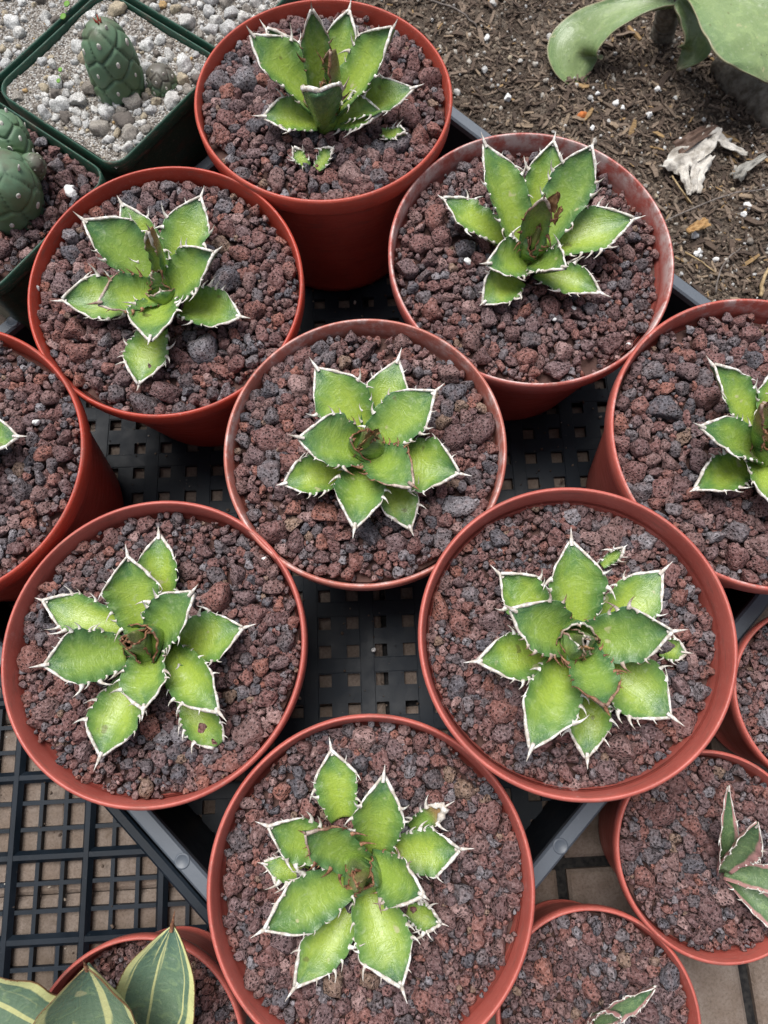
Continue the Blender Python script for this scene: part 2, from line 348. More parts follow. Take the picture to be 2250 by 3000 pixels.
def flat_rots(n, r, tilt=.45):
    a = r.uniform(0, 2 * np.pi, n); R = []
    for i in range(n):
        R.append(np.array((Matrix.Rotation(r.normal(0, tilt), 3, 'X') @ Matrix.Rotation(r.normal(0, tilt), 3, 'Y') @ Matrix.Rotation(a[i], 3, 'Z'))))
    return np.array(R)
def joined(shapes, P, S, R, r):
    VV, FF, o = [], [], 0
    for i in range(len(P)):
        V, F = shapes[r.integers(len(shapes))]; VV.append(V * S[i] @ R[i].T + P[i]); FF.append(F + o); o += len(V)
    return np.concatenate(VV), np.concatenate(FF)
def pack(inside, half, mean, seed, fill=.93, lo=.0016, hi=.0075, iters=45):
    """dense packing of discs; inside(x,y)->signed distance to the border (positive inside)"""
    r = np.random.default_rng(seed); P, S, area = [], [], 0
    tot = np.mean(inside(*r.uniform(-half, half, (2, 4000))) > 0) * 4 * half * half
    while area < tot * fill:
        s = float(np.clip(mean * np.exp(r.normal(0, .55)), lo, hi)); q = r.uniform(-half, half, 2)
        if inside(q[0], q[1]) < s * .8: continue
        P.append(q); S.append(s); area += math.pi * s * s
    P = np.array(P); S = np.array(S)
    for it in range(iters):
        D = P[:, None] - P[None]; L = np.sqrt((D ** 2).sum(-1)) + 1e-9; np.fill_diagonal(L, 1)
        ov = np.maximum(0, S[:, None] + S[None] - L); np.fill_diagonal(ov, 0)
        P = P + (D / L[..., None] * ov[..., None] * (S[None] / (S[:, None] + S[None]))[..., None]).sum(1) * .42
        d = inside(P[:, 0], P[:, 1]); e = 1e-4
        g = np.stack([(inside(P[:, 0] + e, P[:, 1]) - d) / e, (inside(P[:, 0], P[:, 1] + e) - d) / e], -1); P += g * np.maximum(0, S * .85 - d)[:, None]
    return P, S
circ = lambda R: (lambda x, y: R - np.sqrt(np.asarray(x) ** 2 + np.asarray(y) ** 2))
PACKS = [pack(circ(.0735), .0735, .00218, s, 1.0, .0011, .0082) for s in (11, 12, 13)]
PACKS_F = [pack(circ(.0735), .0735, .00180, s, 1.0, .0010, .0072, 30) for s in (14, 15)]
PACKS_S = [pack(circ(.0470), .0470, .00172, s, .98, .0011, .0068) for s in (21, 22)]
def gravel(pot, R, R0, packs, zf, seed, mats=('lava', 'lava_low'), limit=300):
    r = np.random.default_rng(seed); P, S = packs[seed % len(packs)]; a = r.uniform(0, 6.28); k = R / R0
    P = P @ np.array([[math.cos(a), -math.sin(a)], [math.sin(a), math.cos(a)]]) * k; base = np.array(pot.location)
    Z = np.array([zf(*p) for p in P]) + r.normal(0, .0006, len(P)) - S * .22 + np.minimum(S - .0026, .003) * .10
    Q = np.column_stack([P, Z]); vis = inview(Q + base); order = np.argsort(-S * vis); keep = order[:min(limit, int(vis.sum()))]
    rest = np.setdiff1d(np.arange(len(P)), keep); Rm = flat_rots(len(P), r)
    for i in keep:
        o = bpy.data.objects.new('gravel_stone', BIG[r.integers(len(BIG))]); col.objects.link(o); o.parent = pot
        m = Matrix(Rm[i].tolist()) @ Matrix.Diagonal((S[i] * 1.17,) * 3); o.matrix_local = Matrix.Translation(Q[i]) @ m.to_4x4()
    n2 = int(len(P) * 1.5); A = r.uniform(0, 6.28, n2); B = (R - .003) * np.sqrt(r.uniform(0, 1, n2)); L = np.column_stack([B * np.cos(A), B * np.sin(A)]); sl = r.uniform(.0018, .0032, n2)
    zl = np.array([zf(*p) for p in L]) - .0027 - r.uniform(0, .0012, n2)
    V1, F1 = joined(LOW, np.column_stack([L, zl]), sl * 1.1, rots(n2, r), r)
    if len(rest):
        V2, F2 = joined(MID, Q[rest], S[rest] * 1.17, Rm[rest], r); V, F = np.concatenate([V1, V2]), np.concatenate([F1, F2 + len(V1)])
    else: V, F = V1, F1
    tag(link('fine_gravel', tri_mesh('fine_gravel', V, F, M['lava']), pot), kind='stuff')

# ------------------------------------------------------------------ round pots
def lathe(prof, n=112, wob=0.0, seed=0):
    G = []
    for rr, z in prof:
        G.append([(rr * math.cos(a) * (1 + wob * math.cos(2 * a + seed)), rr * math.sin(a) * (1 + wob * math.cos(2 * a + seed)), z) for a in np.linspace(0, 2 * math.pi, n, endpoint=False)])
    return np.array(G)
SURF = {}
def round_pot(key, c, R, hgt, tilt, level, mat, label, seed, packs, R0, lip=.0125, th=.0021, taper=.74):
    cx, cy, cz = c; e = empty('plastic_pot', (cx, cy, cz - hgt), label, 'pot', 'terracotta coloured plastic pots')
    tx, ty = tilt; Rt = np.array((Vector((0, 0, 1)).rotation_difference(Vector((-tx, -ty, 1)).normalized())).to_matrix())
    def place(G): return (G.reshape(-1, 3) @ Rt.T).reshape(G.shape) + np.array([0, 0, hgt])
    rim = MB(); ov = .0022
    rim.grid(place(lathe([(R - ov - .0004, -lip), (R - .0006, -lip), (R, -lip + .0012), (R + .0003, -.0015), (R - .0004, -.0003), (R - .0014, 0), (R - th + .0004, -.0005), (R - th - .0002, -.002), (R - th - .0012, -lip), (R - th - .0012 - .02 * (R * .26) / hgt, -lip - .02)], wob=.004, seed=seed)), close_v=True)
    ro = rim.mesh('rim', M[mat]); o = link('rim', ro, e); o.location = (0, 0, hgt)
    for v in ro.vertices: v.co.z -= hgt
    w = MB(); rb = R * taper
    f = lambda z: R - ov - (R - ov - rb) * (-z) / hgt
    zs = [-lip + .0004, -.02, -.035, -.05, -.07, -hgt + .006, -hgt + .0012]
    out = [(f(z), z) for z in zs if z > -hgt] + [(rb - .002, -hgt + .0004), (.001, -hgt + .0004)]
    inn = [(rb - .004, -hgt + .003)] + [(f(z) - .0007, z) for z in zs[::-1][1:]]
    w.grid(place(lathe(out, wob=.004, seed=seed)), close_v=True, flip=True)
    w.grid(place(lathe(inn, wob=.004, seed=seed)), close_v=True, flip=True)
    me = w.mesh('pot_wall', M[mat]); o = link('pot_wall', me, e); o.location = (0, 0, hgt)
    for v in me.vertices: v.co.z -= hgt
    off = np.random.default_rng(seed).uniform(-9, 9, 2)
    def zf(x, y):
        return hgt - level + tx * x + ty * y + 0.0026 * noise.noise(Vector((x * 38 + off[0], y * 38 + off[1], seed))) - .0016 * max(0, (math.hypot(x, y) / R - .8) / .2)
    Ri = R - th - .0015
    b = MB(); b.grid([[(rr * math.cos(a), rr * math.sin(a), zf(rr * math.cos(a), rr * math.sin(a)) - .0052) for a in np.linspace(0, 2 * math.pi, 40, endpoint=False)] for rr in np.linspace(.001, Ri, 7)], close_v=True)
    b.build('soil_core', M['bed'], e)
    gravel(e, Ri, R0, packs, zf, seed)
    SURF[key] = lambda x, y: zf(x - cx, y - cy) + cz - hgt
    return e
POTS = {  # centre x, y, rim height, tilt, radius, gravel level, colour
 'A': ((-.0314, .3606, .0001), (-.0003, -.0191), .0780, .0060, 'terra_edge', 'red plastic pot with scuffed rim, topmost of the agave pots'),
 'B': ((.0882, .2536, -.0089), (-.0014, .0315), .0825, .0095, 'terra_white', 'faded pot with white mineral crust inside its rim, beside the bare soil'),
 'C': ((-.1210, .2345, -.0051), (.0002, .0454), .0783, .0075, 'terra_red', 'bright orange-red pot below the square green pots'),
 'D': ((-.0093, .1339, -.0012), (.0123, .0187), .0742, .0075, 'terra_old', 'faded pot with chalky rim, surrounded by the other agave pots'),
 'E': ((-.1141, .0328, -.0035), (.0088, .0087), .0744, .0100, 'terra_pink', 'terracotta pot beside the empty grid of the tray on the left'),
 'F': ((.0862, .0318, .0198), (.0611, -.0103), .0714, .0150, 'terra_pink', 'tilted terracotta pot standing higher than its neighbours, broad inner wall showing'),
 'G': ((-.0095, -.0745, -.0060), (-.0054, -.0306), .0738, .0105, 'terra_pink', 'terracotta pot at the bottom middle of the picture, cut by the lower edge'),
 'H': ((-.2336, .1319, -.0002), (-.0065, .0049), .0776, .0070, 'terra_red', 'pot cut by the left edge of the picture, only one agave leaf showing'),
 'I': ((.1972, .1324, .0046), (-.0091, .0065), .0800, .0090, 'terra_crust', 'pot cut by the right edge, below the bare soil'),
}
def build_pots():
    for i, (k, (c, tl, R, lev, m, lab)) in enumerate(POTS.items()):
        h = ZR + c[2] - .0056
        round_pot(k, (c[0], c[1], ZR + c[2]), R, h, tl, lev, m, lab, i + 1, PACKS_F if k in 'EFG' else PACKS, .0735)
    sm = .045
    small = {'J': ((.1625, -.0720), .0495, .006, 'terra_pink', 'smaller pot at the lower right holding the larger pink-edged agave'),
             'K': ((.0975, -.1440), .0485, .006, 'terra_pink', 'smaller pot at the bottom edge right of centre'),
             'L': ((.2335, .0020), .0490, .007, 'terra_pink', 'smaller pot at the right edge showing nothing but gravel'),
             'M': ((-.1240, -.1575), .0530, .013, 'terra_pink', 'smaller pot in the lower left corner under the striped agave')}
    for i, (k, (c, R, lev, m, lab)) in enumerate(small.items()):
        z = ZR - sm + (.003 if k == 'J' else 0)
        round_pot(k, (c[0], c[1], z), R, z - .004, (.01 * (i % 2), -.01), lev, m, lab, 31 + i, PACKS_S, .0470, lip=.009, th=.0019)

# ------------------------------------------------------------------ agave leaves
def bez(P0, P1, P2, u):
    u = np.asarray(u)[..., None]; return (1 - u) ** 2 * P0 + 2 * u * (1 - u) * P1 + u * u * P2
def leaf(plant, tip, base, wpx, out=None, bend=.08, um=.60, gut=.36, roll=0.0, thick=.0050, tone=.4, brown=0.0, lbrown=0.0, spine=.0070, teeth=7, tlen=.0039,
         mstart=.55, mwid=.00060, mat='leaf', basew=.54, power=1.28, horn=True, rs=None, name='leaf', width=None, cut=None):
    r = np.random.default_rng(rs); o0 = np.array(plant.location)
    P0, P2 = np.asarray(base, float), np.asarray(tip, float); L = np.linalg.norm(P2 - P0)
    od = nrm([*(out if out is not None else (P2 - P0)[:2]), 0])
    S0 = np.array([od[1], -od[0], 0.0])
    P1 = (P0 + P2) / 2 + np.array([0, 0, bend * L]) + od * (.12 * L if P2[2] - P0[2] > .6 * L else 0)
    if width is None:
        mid = bez(P0, P1, P2, .5); e = .002; q = proj(np.stack([mid - S0 * e, mid + S0 * e])); k = np.linalg.norm(q[1] - q[0]) / (2 * e)
        dep = (mid[1] * ST - (mid[2] - ZR - CAMH) * CT); k = max(k, .62 * FPX / KD / dep); width = wpx * .91 / k
    sp = min(spine, .22 * L) if spine else 0.0; ub = 1 - sp / (L * 1.02); nu, nv = 30, 13
    U = np.linspace(0, 1, nu); UB = U * ub; C = bez(P0, P1, P2, UB); T = np.gradient(C, axis=0); T /= np.linalg.norm(T, axis=1)[:, None]
    S = np.tile(S0, (nu, 1)); S -= (S * T).sum(1)[:, None] * T; S /= np.linalg.norm(S, axis=1)[:, None]; N = np.cross(S, T)
    if np.mean(N @ np.array([-od[0] * .6, -od[1] * .6, 1.0])) < 0: N = -N
    rr = math.radians(roll); S, N = S * math.cos(rr) + N * math.sin(rr), N * math.cos(rr) - S * math.sin(rr)
    def prof(u):
        a = basew + (1 - basew) * np.sin(np.pi / 2 * np.clip(u / um, 0, 1)); t = np.clip((u - um) / (1 - um), 0, 1)
        return np.where(u < um, a, (1 - t ** power) * (1 - .12 * t ** 2))
    hw = width / 2 * prof(U) + .0004
    ph = r.uniform(0, 6.28, 4); asym = r.normal(0, .04)
    def scal(u, s): return 1 + .035 * np.sin(u * 30 + ph[0 if s > 0 else 1]) * np.sin(np.pi * u) + .03 * np.sin(u * 13 + ph[2 if s > 0 else 3]) * np.sin(np.pi * u) + s * asym * np.sin(np.pi * u)
    V = np.sin(np.linspace(-1, 1, nv) * np.pi / 2); tw = r.normal(0, .16)
    wave = .0016 * np.sin(U * 6 + ph[0])
    top = np.zeros((nu, nv, 3)); bot = np.zeros((nu, nv, 3))
    for i in range(nu):
        hl, hr = hw[i] * scal(U[i], -1), hw[i] * scal(U[i], 1)
        for j, v in enumerate(V):
            h = hl if v < 0 else hr
            d = gut * h * (abs(v) ** 1.7) * (1 + .5 * (1 - U[i])) + tw * v * h * U[i] + wave[i] * (v * v) + (.0007 * math.sin(U[i] * 34 + ph[1]) * v ** 4 * math.sin(math.pi * U[i]))
            p = C[i] + S[i] * v * h + N[i] * d; top[i, j] = p
            th = thick * (1.05 - .75 * U[i]) * (1 - abs(v) ** 2.2) + .0007
            bot[i, j] = p - N[i] * th
    uv = np.stack(np.broadcast_arrays(U[:, None], (V * .5 + .5)[None, :]), -1)
    if cut:   # ragged end: drop everything past u=cut
        n_ = int(nu * cut); top, bot, uv = top[:n_], bot[:n_], uv[:n_]
    mb = MB(); ring = np.concatenate([top, bot[:, ::-1]], 1); uvr = np.concatenate([uv, uv[:, ::-1]], 1); mb.grid(ring, uvr, close_v=True)
    m2 = ring.shape[1]; mb.f += [tuple(range(m2))[::-1], tuple((len(ring) - 1) * m2 + j for j in range(m2))]
    sd = float(r.uniform(0, 1)); lo = mb.build(name, M[mat], plant, {'tone': tone, 'seed': sd, 'brown': lbrown}, None)
    me = lo.data
    arr = np.array(mb.v) - o0; me.vertices.foreach_set('co', arr.astype('f').ravel()); me.update()
    if not horn: return lo
    hb = MB(); lim = cut or 1.0
    for s, j in ((-1, 0), (1, nv - 1)):
        E = (top[:, j] + bot[:, j]) / 2; n = len(E); ui = U[:n]; m0 = mstart + r.uniform(-.08, .08); sel = ui >= m0
        if sel.sum() > 3:
            pts = E[sel]; uu = ui[sel]; k = np.clip((uu - m0) / .22, .12, 1) * (1 + .35 * np.sin(uu * 41 + ph[2]) * np.sin(uu * 17 + ph[1]) * (uu < .93)) * (1.25 if s > 0 else .85 + .3 * r.uniform()); rad = mwid * (.55 + .6 * uu) * k
            pts = pts + N[:n][sel] * .0002
            hb.tube(pts, rad, 6, True, [(w, 0.0) for w in uu])
        nt_ = max(2, int(round(teeth * r.uniform(.85, 1.15)))) if teeth else 0
        for q in range(nt_):
            u = np.clip(.14 + .70 * (q + r.uniform(-.28, .28)) / max(1, nt_ - 1), .08, .87)
            if u > lim - .04: continue
            x = u * (nu - 1); a = int(x); f = x - a; a2 = min(a + 1, n - 1); e = E[a] * (1 - f) + E[a2] * f; t = T[a]; nn = N[a]
            side = nrm(S[a] * s + nn * r.uniform(.0, .8)); ln = tlen * r.uniform(.40, 1.35) * (1.15 if u < .72 else .7) * (.75 + .25 * math.sin(math.pi * u)); dr = r.choice((1, 1, -1))
            d0 = nrm(side + t * dr * r.uniform(-.1, .35)); hook = nrm(t * dr * r.uniform(.6, 1.3) + nn * r.uniform(.1, .7) - side * r.uniform(0, .35)); w = np.linspace(0, 1, 6)[:, None]
            pts = e - side * .0006 + d0 * ln * w + hook * ln * .85 * w ** 2; rad = np.array([1.0, .72, .50, .34, .2, .05]) * (ln * .23 + .00016)
            hb.tube(pts, rad, 5, False, [(u, float(z_)) for z_ in w[:, 0]], flat=.75, up=tuple(nn))
    if sp and not cut:
        i = nu - 1; w = np.linspace(0, 1, 7)[:, None]; U2 = ub + (1 - ub) * w[:, 0]; pts = bez(P0, P1, P2, U2) + N[i] * (gut * .0 + .0004 + .0008 * w ** 2); pts[0] -= T[i] * .0022
        hb.tube(pts, np.array([.00090, .00088, .00070, .00050, .00034, .00020, .00005]) * (1 if width > .018 else .6), 7, False, [(1.0, float(.25 + .65 * z_)) for z_ in w[:, 0]], flat=.8, up=tuple(N[i]))
    if hb.v:
        h = hb.build('spiny_margin', M['horn'], lo, {'brown': brown}); h.data.vertices.foreach_set('co', (np.array(hb.v) - o0).astype('f').ravel()); h.data.update()
    return lo
def bud(plant, base, rpx, hgt, lean=(0, 0), tone=.5, brown=.6, rs=0, lbrown=.45, a0=None, n=4):
    """tightly folded young leaves at the heart of the rosette"""
    r = np.random.default_rng(rs); b = np.asarray(base, float); dep = b[1] * ST - (b[2] - ZR - CAMH) * CT; R = rpx * dep / (FPX / KD); a = r.uniform(0, 6.28) if a0 is None else a0
    for i in range(n):
        k = i / (n - 1); th = a + i * 2.4; d = np.array([math.cos(th), math.sin(th), 0]); rad = R * (.85 - .62 * k)
        P0 = b + d * rad - [0, 0, .004]; P2 = b + d * rad * (.95 - .75 * k) + np.array([lean[0], lean[1], hgt * (.72 + .45 * k)])
        leaf(plant, P2, P0, 0, width=R * (2.1 - .9 * k), out=d[:2], gut=.62 + .5 * k, bend=.02, tone=min(1, tone + .1 * i), brown=brown + .12 + .1 * k, lbrown=lbrown * (.1 + .55 * k), spine=.002, teeth=3, tlen=.0017, um=.42, basew=.85, power=1.5, thick=.0026, mstart=.3, mwid=.00045, rs=rs * 17 + i, name='young_leaf')
    c = MB(); c.tube([b - [0, 0, .010], b + [0, 0, .001], b + [lean[0] * .4, lean[1] * .4, hgt * .55]], [R * 1.1, R * .85, R * .10], 14, True, [(.1, .5), (.3, .5), (.6, .5)])
    o = c.build('heart', M['leaf'], plant, {'tone': .8, 'seed': .3, 'brown': 0.0}); o.data.vertices.foreach_set('co', (np.array(c.v) - np.array(plant.location)).astype('f').ravel()); o.data.update()
def dry_bit(plant, base, size, rs, name='dried_leaf_tip', hgt=.010, parent=None):
    r = np.random.default_rng(rs); b = np.asarray(base, float); n, m = 12, 8; G = np.zeros((n, m, 3)); a0 = r.uniform(0, 6.28)
    for i, u in enumerate(np.linspace(0, 1, n)):
        for j, v in enumerate(np.linspace(-1, 1, m)):
            w = size * .5 * (1 - u ** 2 * .8); cu = v * 1.5
            G[i, j] = b + np.array([math.cos(a0) * w * math.sin(cu) + size * .25 * u, math.sin(a0) * w * math.sin(cu), hgt * u + w * .5 * (1 - math.cos(cu))]) + .0012 * np.array(noise.noise_vector(Vector((u * 3, v * 2, rs * 3.3))))
    I = G + np.array([.0003, .0003, -.0006]); mb = MB(); mb.grid(np.concatenate([G, I[::-1]], 0)); o = mb.build(name, M['dry'], plant)
    o.data.vertices.foreach_set('co', (np.array(mb.v) - np.array(plant.location)).astype('f').ravel()); o.data.update(); return o
def agave(pot, cpx, label, leaves, seed, buds=(), lift=0.0, drys=()):
    zf = SURF[pot]; c = at(cpx[0], cpx[1], ZR - .008); zg = zf(c[0], c[1]); c = at(cpx[0], cpx[1], zg)
    e = empty('agave_plant', tuple(c), label, 'agave', 'green agaves with white spiny edges')
    for i, L in enumerate(leaves):
        tx, ty, th, bx, by, bh, w = L[:7]; kw = dict(L[7]) if len(L) > 7 else {}
        P2, P0 = at(tx, ty, zg + th * .001), at(bx, by, zg + bh * .001 - .001)
        kw.setdefault('rs', seed * 100 + i)
        if kw.get('outp'): q = kw.pop('outp'); kw['out'] = np.array(q, float)
        leaf(e, P2, P0, w, **kw)
    for (bx, by, bh, rp, h, kw) in buds: bud(e, at(bx, by, zg + bh * .001), rp, h * .001, rs=seed, **kw)
    for (bx, by, bh, sz, h) in drys: dry_bit(e, at(bx, by, zg + bh * .001), sz * .001, seed + int(bx) % 7, hgt=h * .001)
    return e
D_ = dict
def build_agaves():
    agave('D', (795, 985), 'agave in the middle pot, dried brown bud at its heart', [
        (667, 772, 26, 795, 955, 6, 122, D_(tone=.35)), (868, 752, 20, 806, 950, 5, 95, D_(tone=.4)), (962, 828, 30, 808, 965, 9, 118, D_(tone=.6)),
        (1020, 1030, 18, 835, 995, 5, 122, D_(tone=.35)), (908, 1062, 36, 800, 985, 14, 104, D_(tone=.65, brown=.75, gut=.34)), (762, 1166, 24, 790, 1000, 10, 116, D_(tone=.6)),
        (893, 1158, 5, 835, 1020, 4, 88, D_(tone=.2, spine=.004, bend=.16)), (597, 1050, 9, 745, 1020, 4, 88, D_(tone=.2, spine=.004, bend=.15)), (620, 940, 34, 785, 980, 13, 116, D_(tone=.65, brown=.3))],
        1, [(798, 968, 12, 38, 22, D_(tone=.6, brown=.8, lbrown=.6))], drys=[(790, 955, 26, 13, 10), (800, 945, 24, 9, 9)])
    agave('F', (1240, 1395), 'agave with a smooth round green bud, in the tilted pot', [
        (1232, 1138, 22, 1240, 1370, 7, 126, D_(tone=.45)), (1452, 1213, 16, 1285, 1375, 5, 122, D_(tone=.35)), (1057, 1220, 9, 1195, 1355, 4, 104, D_(tone=.35)),
        (1082, 1304, 36, 1230, 1388, 14, 122, D_(tone=.65, brown=.45)), (1000, 1432, 12, 1195, 1410, 5, 112, D_(tone=.35)), (1135, 1647, 28, 1222, 1420, 9, 130, D_(tone=.45)),
        (1268, 1662, 9, 1262, 1470, 4, 98, D_(tone=.3, spine=.005)), (1318, 1552, 40, 1250, 1405, 16, 112, D_(tone=.75, brown=.85, gut=.42)), (1478, 1570, 15, 1290, 1430, 5, 138, D_(tone=.4)),
        (1487, 1360, 37, 1255, 1388, 13, 128, D_(tone=.75, brown=.35)),
        (1497, 1412, 7, 1425, 1402, 3, 52, D_(tone=.5, teeth=5, spine=.004, tlen=.0025)), (1356, 1176, 7, 1300, 1222, 3, 26, D_(tone=.6, teeth=6, spine=.003, tlen=.003))],
        2, [(1241, 1392, 15, 42, 21, D_(tone=.6, brown=.5, lbrown=.35))], drys=[(1262, 1402, 30, 6, 5)])
    agave('E', (308, 1398), 'agave with ten spread leaves in the pot beside the empty tray grid', [
        (343, 1136, 12, 352, 1310, 5, 88, D_(tone=.3, spine=.005)), (272, 1174, 27, 312, 1365, 9, 122, D_(tone=.45)), (432, 1260, 36, 330, 1390, 13, 110, D_(tone=.75)),
        (555, 1348, 12, 375, 1405, 5, 118, D_(tone=.35)), (492, 1560, 22, 365, 1408, 8, 112, D_(tone=.4)), (490, 1632, 0, 400, 1500, 4, 88, D_(tone=.3, spine=.003, cut=.9)),
        (308, 1560, 32, 328, 1415, 12, 110, D_(tone=.55, brown=.2)), (204, 1666, 11, 290, 1470, 6, 122, D_(tone=.35)), (62, 1443, 26, 270, 1408, 9, 128, D_(tone=.7)),
        (77, 1292, 9, 265, 1355, 4, 92, D_(tone=.3, spine=.005))],
        3, [(312, 1392, 14, 44, 22, D_(tone=.75, brown=.8, lbrown=.5))], drys=[(290, 1383, 24, 5, 5)])
    agave('G', (790, 1872), 'agave with hairy dried heart in the pot at the bottom middle', [
        (711, 1590, 12, 742, 1765, 5, 98, D_(tone=.4)), (832, 1648, 28, 808, 1855, 9, 114, D_(tone=.55)), (550, 1773, 20, 725, 1835, 7, 106, D_(tone=.55)),
        (640, 1790, 42, 785, 1865, 15, 104, D_(tone=.7, brown=.8, gut=.36)), (540, 2026, 28, 760, 1888, 10, 128, D_(tone=.6)), (556, 1862, 5, 665, 1885, 3, 54, D_(tone=.4, spine=.003)),
        (616, 2162, 11, 765, 1945, 5, 104, D_(tone=.3)), (880, 2167, 15, 795, 1915, 6, 132, D_(tone=.35)), (932, 1946, 42, 800, 1862, 15, 118, D_(tone=.65, brown=.4, gut=.34)),
        (1025, 1832, 15, 850, 1838, 6, 112, D_(tone=.35)), (970, 2000, 8, 880, 1965, 4, 62, D_(tone=.45, spine=.004)), (984, 1728, 14, 885, 1788, 3, 46, D_(tone=.9, lbrown=.8, gut=.6, mwid=.0014))],
        4, [(778, 1884, 15, 40, 21, D_(tone=.7, brown=.9, lbrown=.7))], drys=[(766, 1902, 24, 9, 6)])
    agave('C', (348, 632), 'agave with a tan papery spike at its heart, in the orange-red pot', [
        (157, 458, 40, 345, 610, 10, 116, D_(tone=.7)), (253, 423, 30, 352, 600, 8, 80, D_(tone=.35, spine=.005)), (443, 403, 28, 380, 605, 8, 98, D_(tone=.45)),
        (484, 532, 40, 362, 640, 12, 92, D_(tone=.6, roll=-12)), (543, 690, 14, 395, 665, 5, 96, D_(tone=.4)), (320, 750, 30, 352, 650, 11, 112, D_(tone=.55, gut=.34)),
        (297, 846, 3, 342, 715, 4, 98, D_(tone=.35, spine=.004)), (110, 652, 12, 320, 655, 5, 92, D_(tone=.35)), (185, 660, 28, 345, 640, 11, 84, D_(tone=.5, brown=.7, gut=.4, roll=10)),
        (316, 478, 58, 348, 620, 14, 26, D_(tone=.6, lbrown=.9, brown=.6, teeth=2, gut=.9))],
        5, [(352, 628, 11, 34, 17, D_(tone=.35, brown=.6, lbrown=.15))])
    agave('B', (1150, 545), 'agave with a brown shredded inner leaf, in the crusted pot beside the soil', [
        (944, 423, 18, 1090, 525, 6, 74, D_(tone=.35, spine=.004)), (1037, 285, 46, 1125, 535, 9, 96, D_(tone=.45)), (1201, 282, 36, 1150, 500, 8, 92, D_(tone=.4)),
        (1289, 295, 48, 1172, 525, 11, 106, D_(tone=.7, brown=.15)), (1394, 468, 22, 1175, 545, 7, 98, D_(tone=.35)), (1180, 412, 60, 1140, 550, 13, 66, D_(tone=.6, lbrown=.2, brown=.75, gut=.45)),
        (1033, 572, 24, 1140, 570, 9, 84, D_(tone=.6, roll=14)), (1232, 578, 34, 1150, 565, 10, 74, D_(tone=.75, roll=-25, brown=.1)), (1320, 644, 10, 1160, 585, 5, 66, D_(tone=.4, roll=-14)),
        (1035, 662, 5, 1120, 600, 5, 82, D_(tone=.15, spine=.003, roll=10))],
        6, [(1150, 540, 12, 26, 20, D_(tone=.6, brown=.8, lbrown=.6))], drys=[(1186, 455, 44, 7, 14), (1196, 480, 36, 6, 12)])
    agave('A', (702, 245), 'agave with tall brown-edged centre leaf, in the topmost pot', [
        (560, 44, 30, 675, 215, 7, 72, D_(tone=.5)), (529, 56, 46, 680, 232, 10, 92, D_(tone=.55)), (671, -4, 66, 695, 232, 13, 66, D_(tone=.5, brown=.6, gut=.3)),
        (760, -3, 40, 718, 222, 9, 80, D_(tone=.4)), (862, 42, 50, 725, 238, 11, 94, D_(tone=.5)), (712, 88, 58, 712, 240, 14, 48, D_(tone=.7, lbrown=.55, brown=.85, gut=.45)),
        (917, 184, 22, 735, 255, 7, 74, D_(tone=.4, roll=-8)), (846, 240, 18, 722, 262, 7, 58, D_(tone=.5, roll=-28)), (688, 196, 44, 702, 264, 4, 84, D_(tone=.95, brown=.45, outp=(-.15, -1), gut=.5, spine=.002, um=.7, power=3.5, mwid=.0011)),
        (543, 252, 14, 685, 265, 6, 62, D_(tone=.3, roll=16)),
        (629, 316, 8, 662, 362, 3, 28, D_(tone=.45, teeth=6, tlen=.003, spine=.002)), (724, 316, 8, 684, 366, 3, 30, D_(tone=.45, teeth=6, tlen=.003, spine=.002)), (883, 290, 7, 825, 290, 3, 26, D_(tone=.45, teeth=6, tlen=.003, spine=.002))],
        7, [(706, 240, 12, 26, 20, D_(tone=.7, brown=.8, lbrown=.5))])
    agave('I', (1655, 968), 'agave cut by the right edge of the picture, below the bare soil', [
        (1521, 768, 30, 1640, 940, 8, 86, D_(tone=.4)), (1690, 762, 28, 1652, 940, 7, 88, D_(tone=.35)), (1493, 914, 38, 1640, 985, 11, 92, D_(tone=.65, brown=.15)),
        (1487, 1064, 11, 1618, 1000, 5, 92, D_(tone=.3, spine=.004)), (1700, 1128, 20, 1632, 985, 7, 118, D_(tone=.35)), (1810, 985, 22, 1675, 970, 7, 115, D_(tone=.45)), (1800, 850, 28, 1670, 955, 9, 105, D_(tone=.5)),
        (1660, 860, 56, 1650, 970, 13, 60, D_(tone=.75, lbrown=.7, brown=.85))],
        8, [(1652, 972, 11, 40, 18, D_(tone=.45, brown=.75, lbrown=.3))], drys=[(1652, 945, 26, 8, 8)])
    agave('H', (-120, 950), 'agave at the left edge with a single white-edged leaf tip in view', [
        (62, 944, 20, -100, 948, 6, 104, D_(tone=.5)), (-110, 780, 25, -118, 930, 7, 110, D_(tone=.4)), (-300, 900, 22, -140, 945, 7, 110, D_(tone=.5)), (-200, 1120, 20, -125, 970, 7, 110, D_(tone=.4)), (0, 1080, 8, -100, 970, 4, 80, D_(tone=.3))],
        9, [(-120, 952, 10, 40, 18, D_())])
    # small pink-edged seedlings
    zj = SURF['J'](.16, -.07); e = empty('young_agave', tuple(at(1570, 1880, zj)), 'young agave with pink leaf edges in the larger of the small pots, lower right', 'agave', 'young pink-edged agaves')
    pk = dict(mat='leaf_pink', mwid=.00022, tlen=.0017, teeth=9, spine=.002, brown=-.2, mstart=.1, thick=.003)
    for i, (tx, ty, th, bx, by, bh, w, kw) in enumerate([(1574, 1692, 34, 1558, 1885, 3, 46, D_(gut=.5, um=.4)), (1640, 1778, 40, 1562, 1880, 8, 62, D_(gut=.55, um=.6)), (1760, 1915, 30, 1565, 1880, 5, 66, D_(gut=.45)), (1745, 2045, 10, 1572, 1890, 3, 62, D_(gut=.35))]):
        kk = dict(pk); kk.update(kw); leaf(e, at(tx, ty, zj + th * .001), at(bx, by, zj + bh * .001), w, rs=900 + i, **kk)
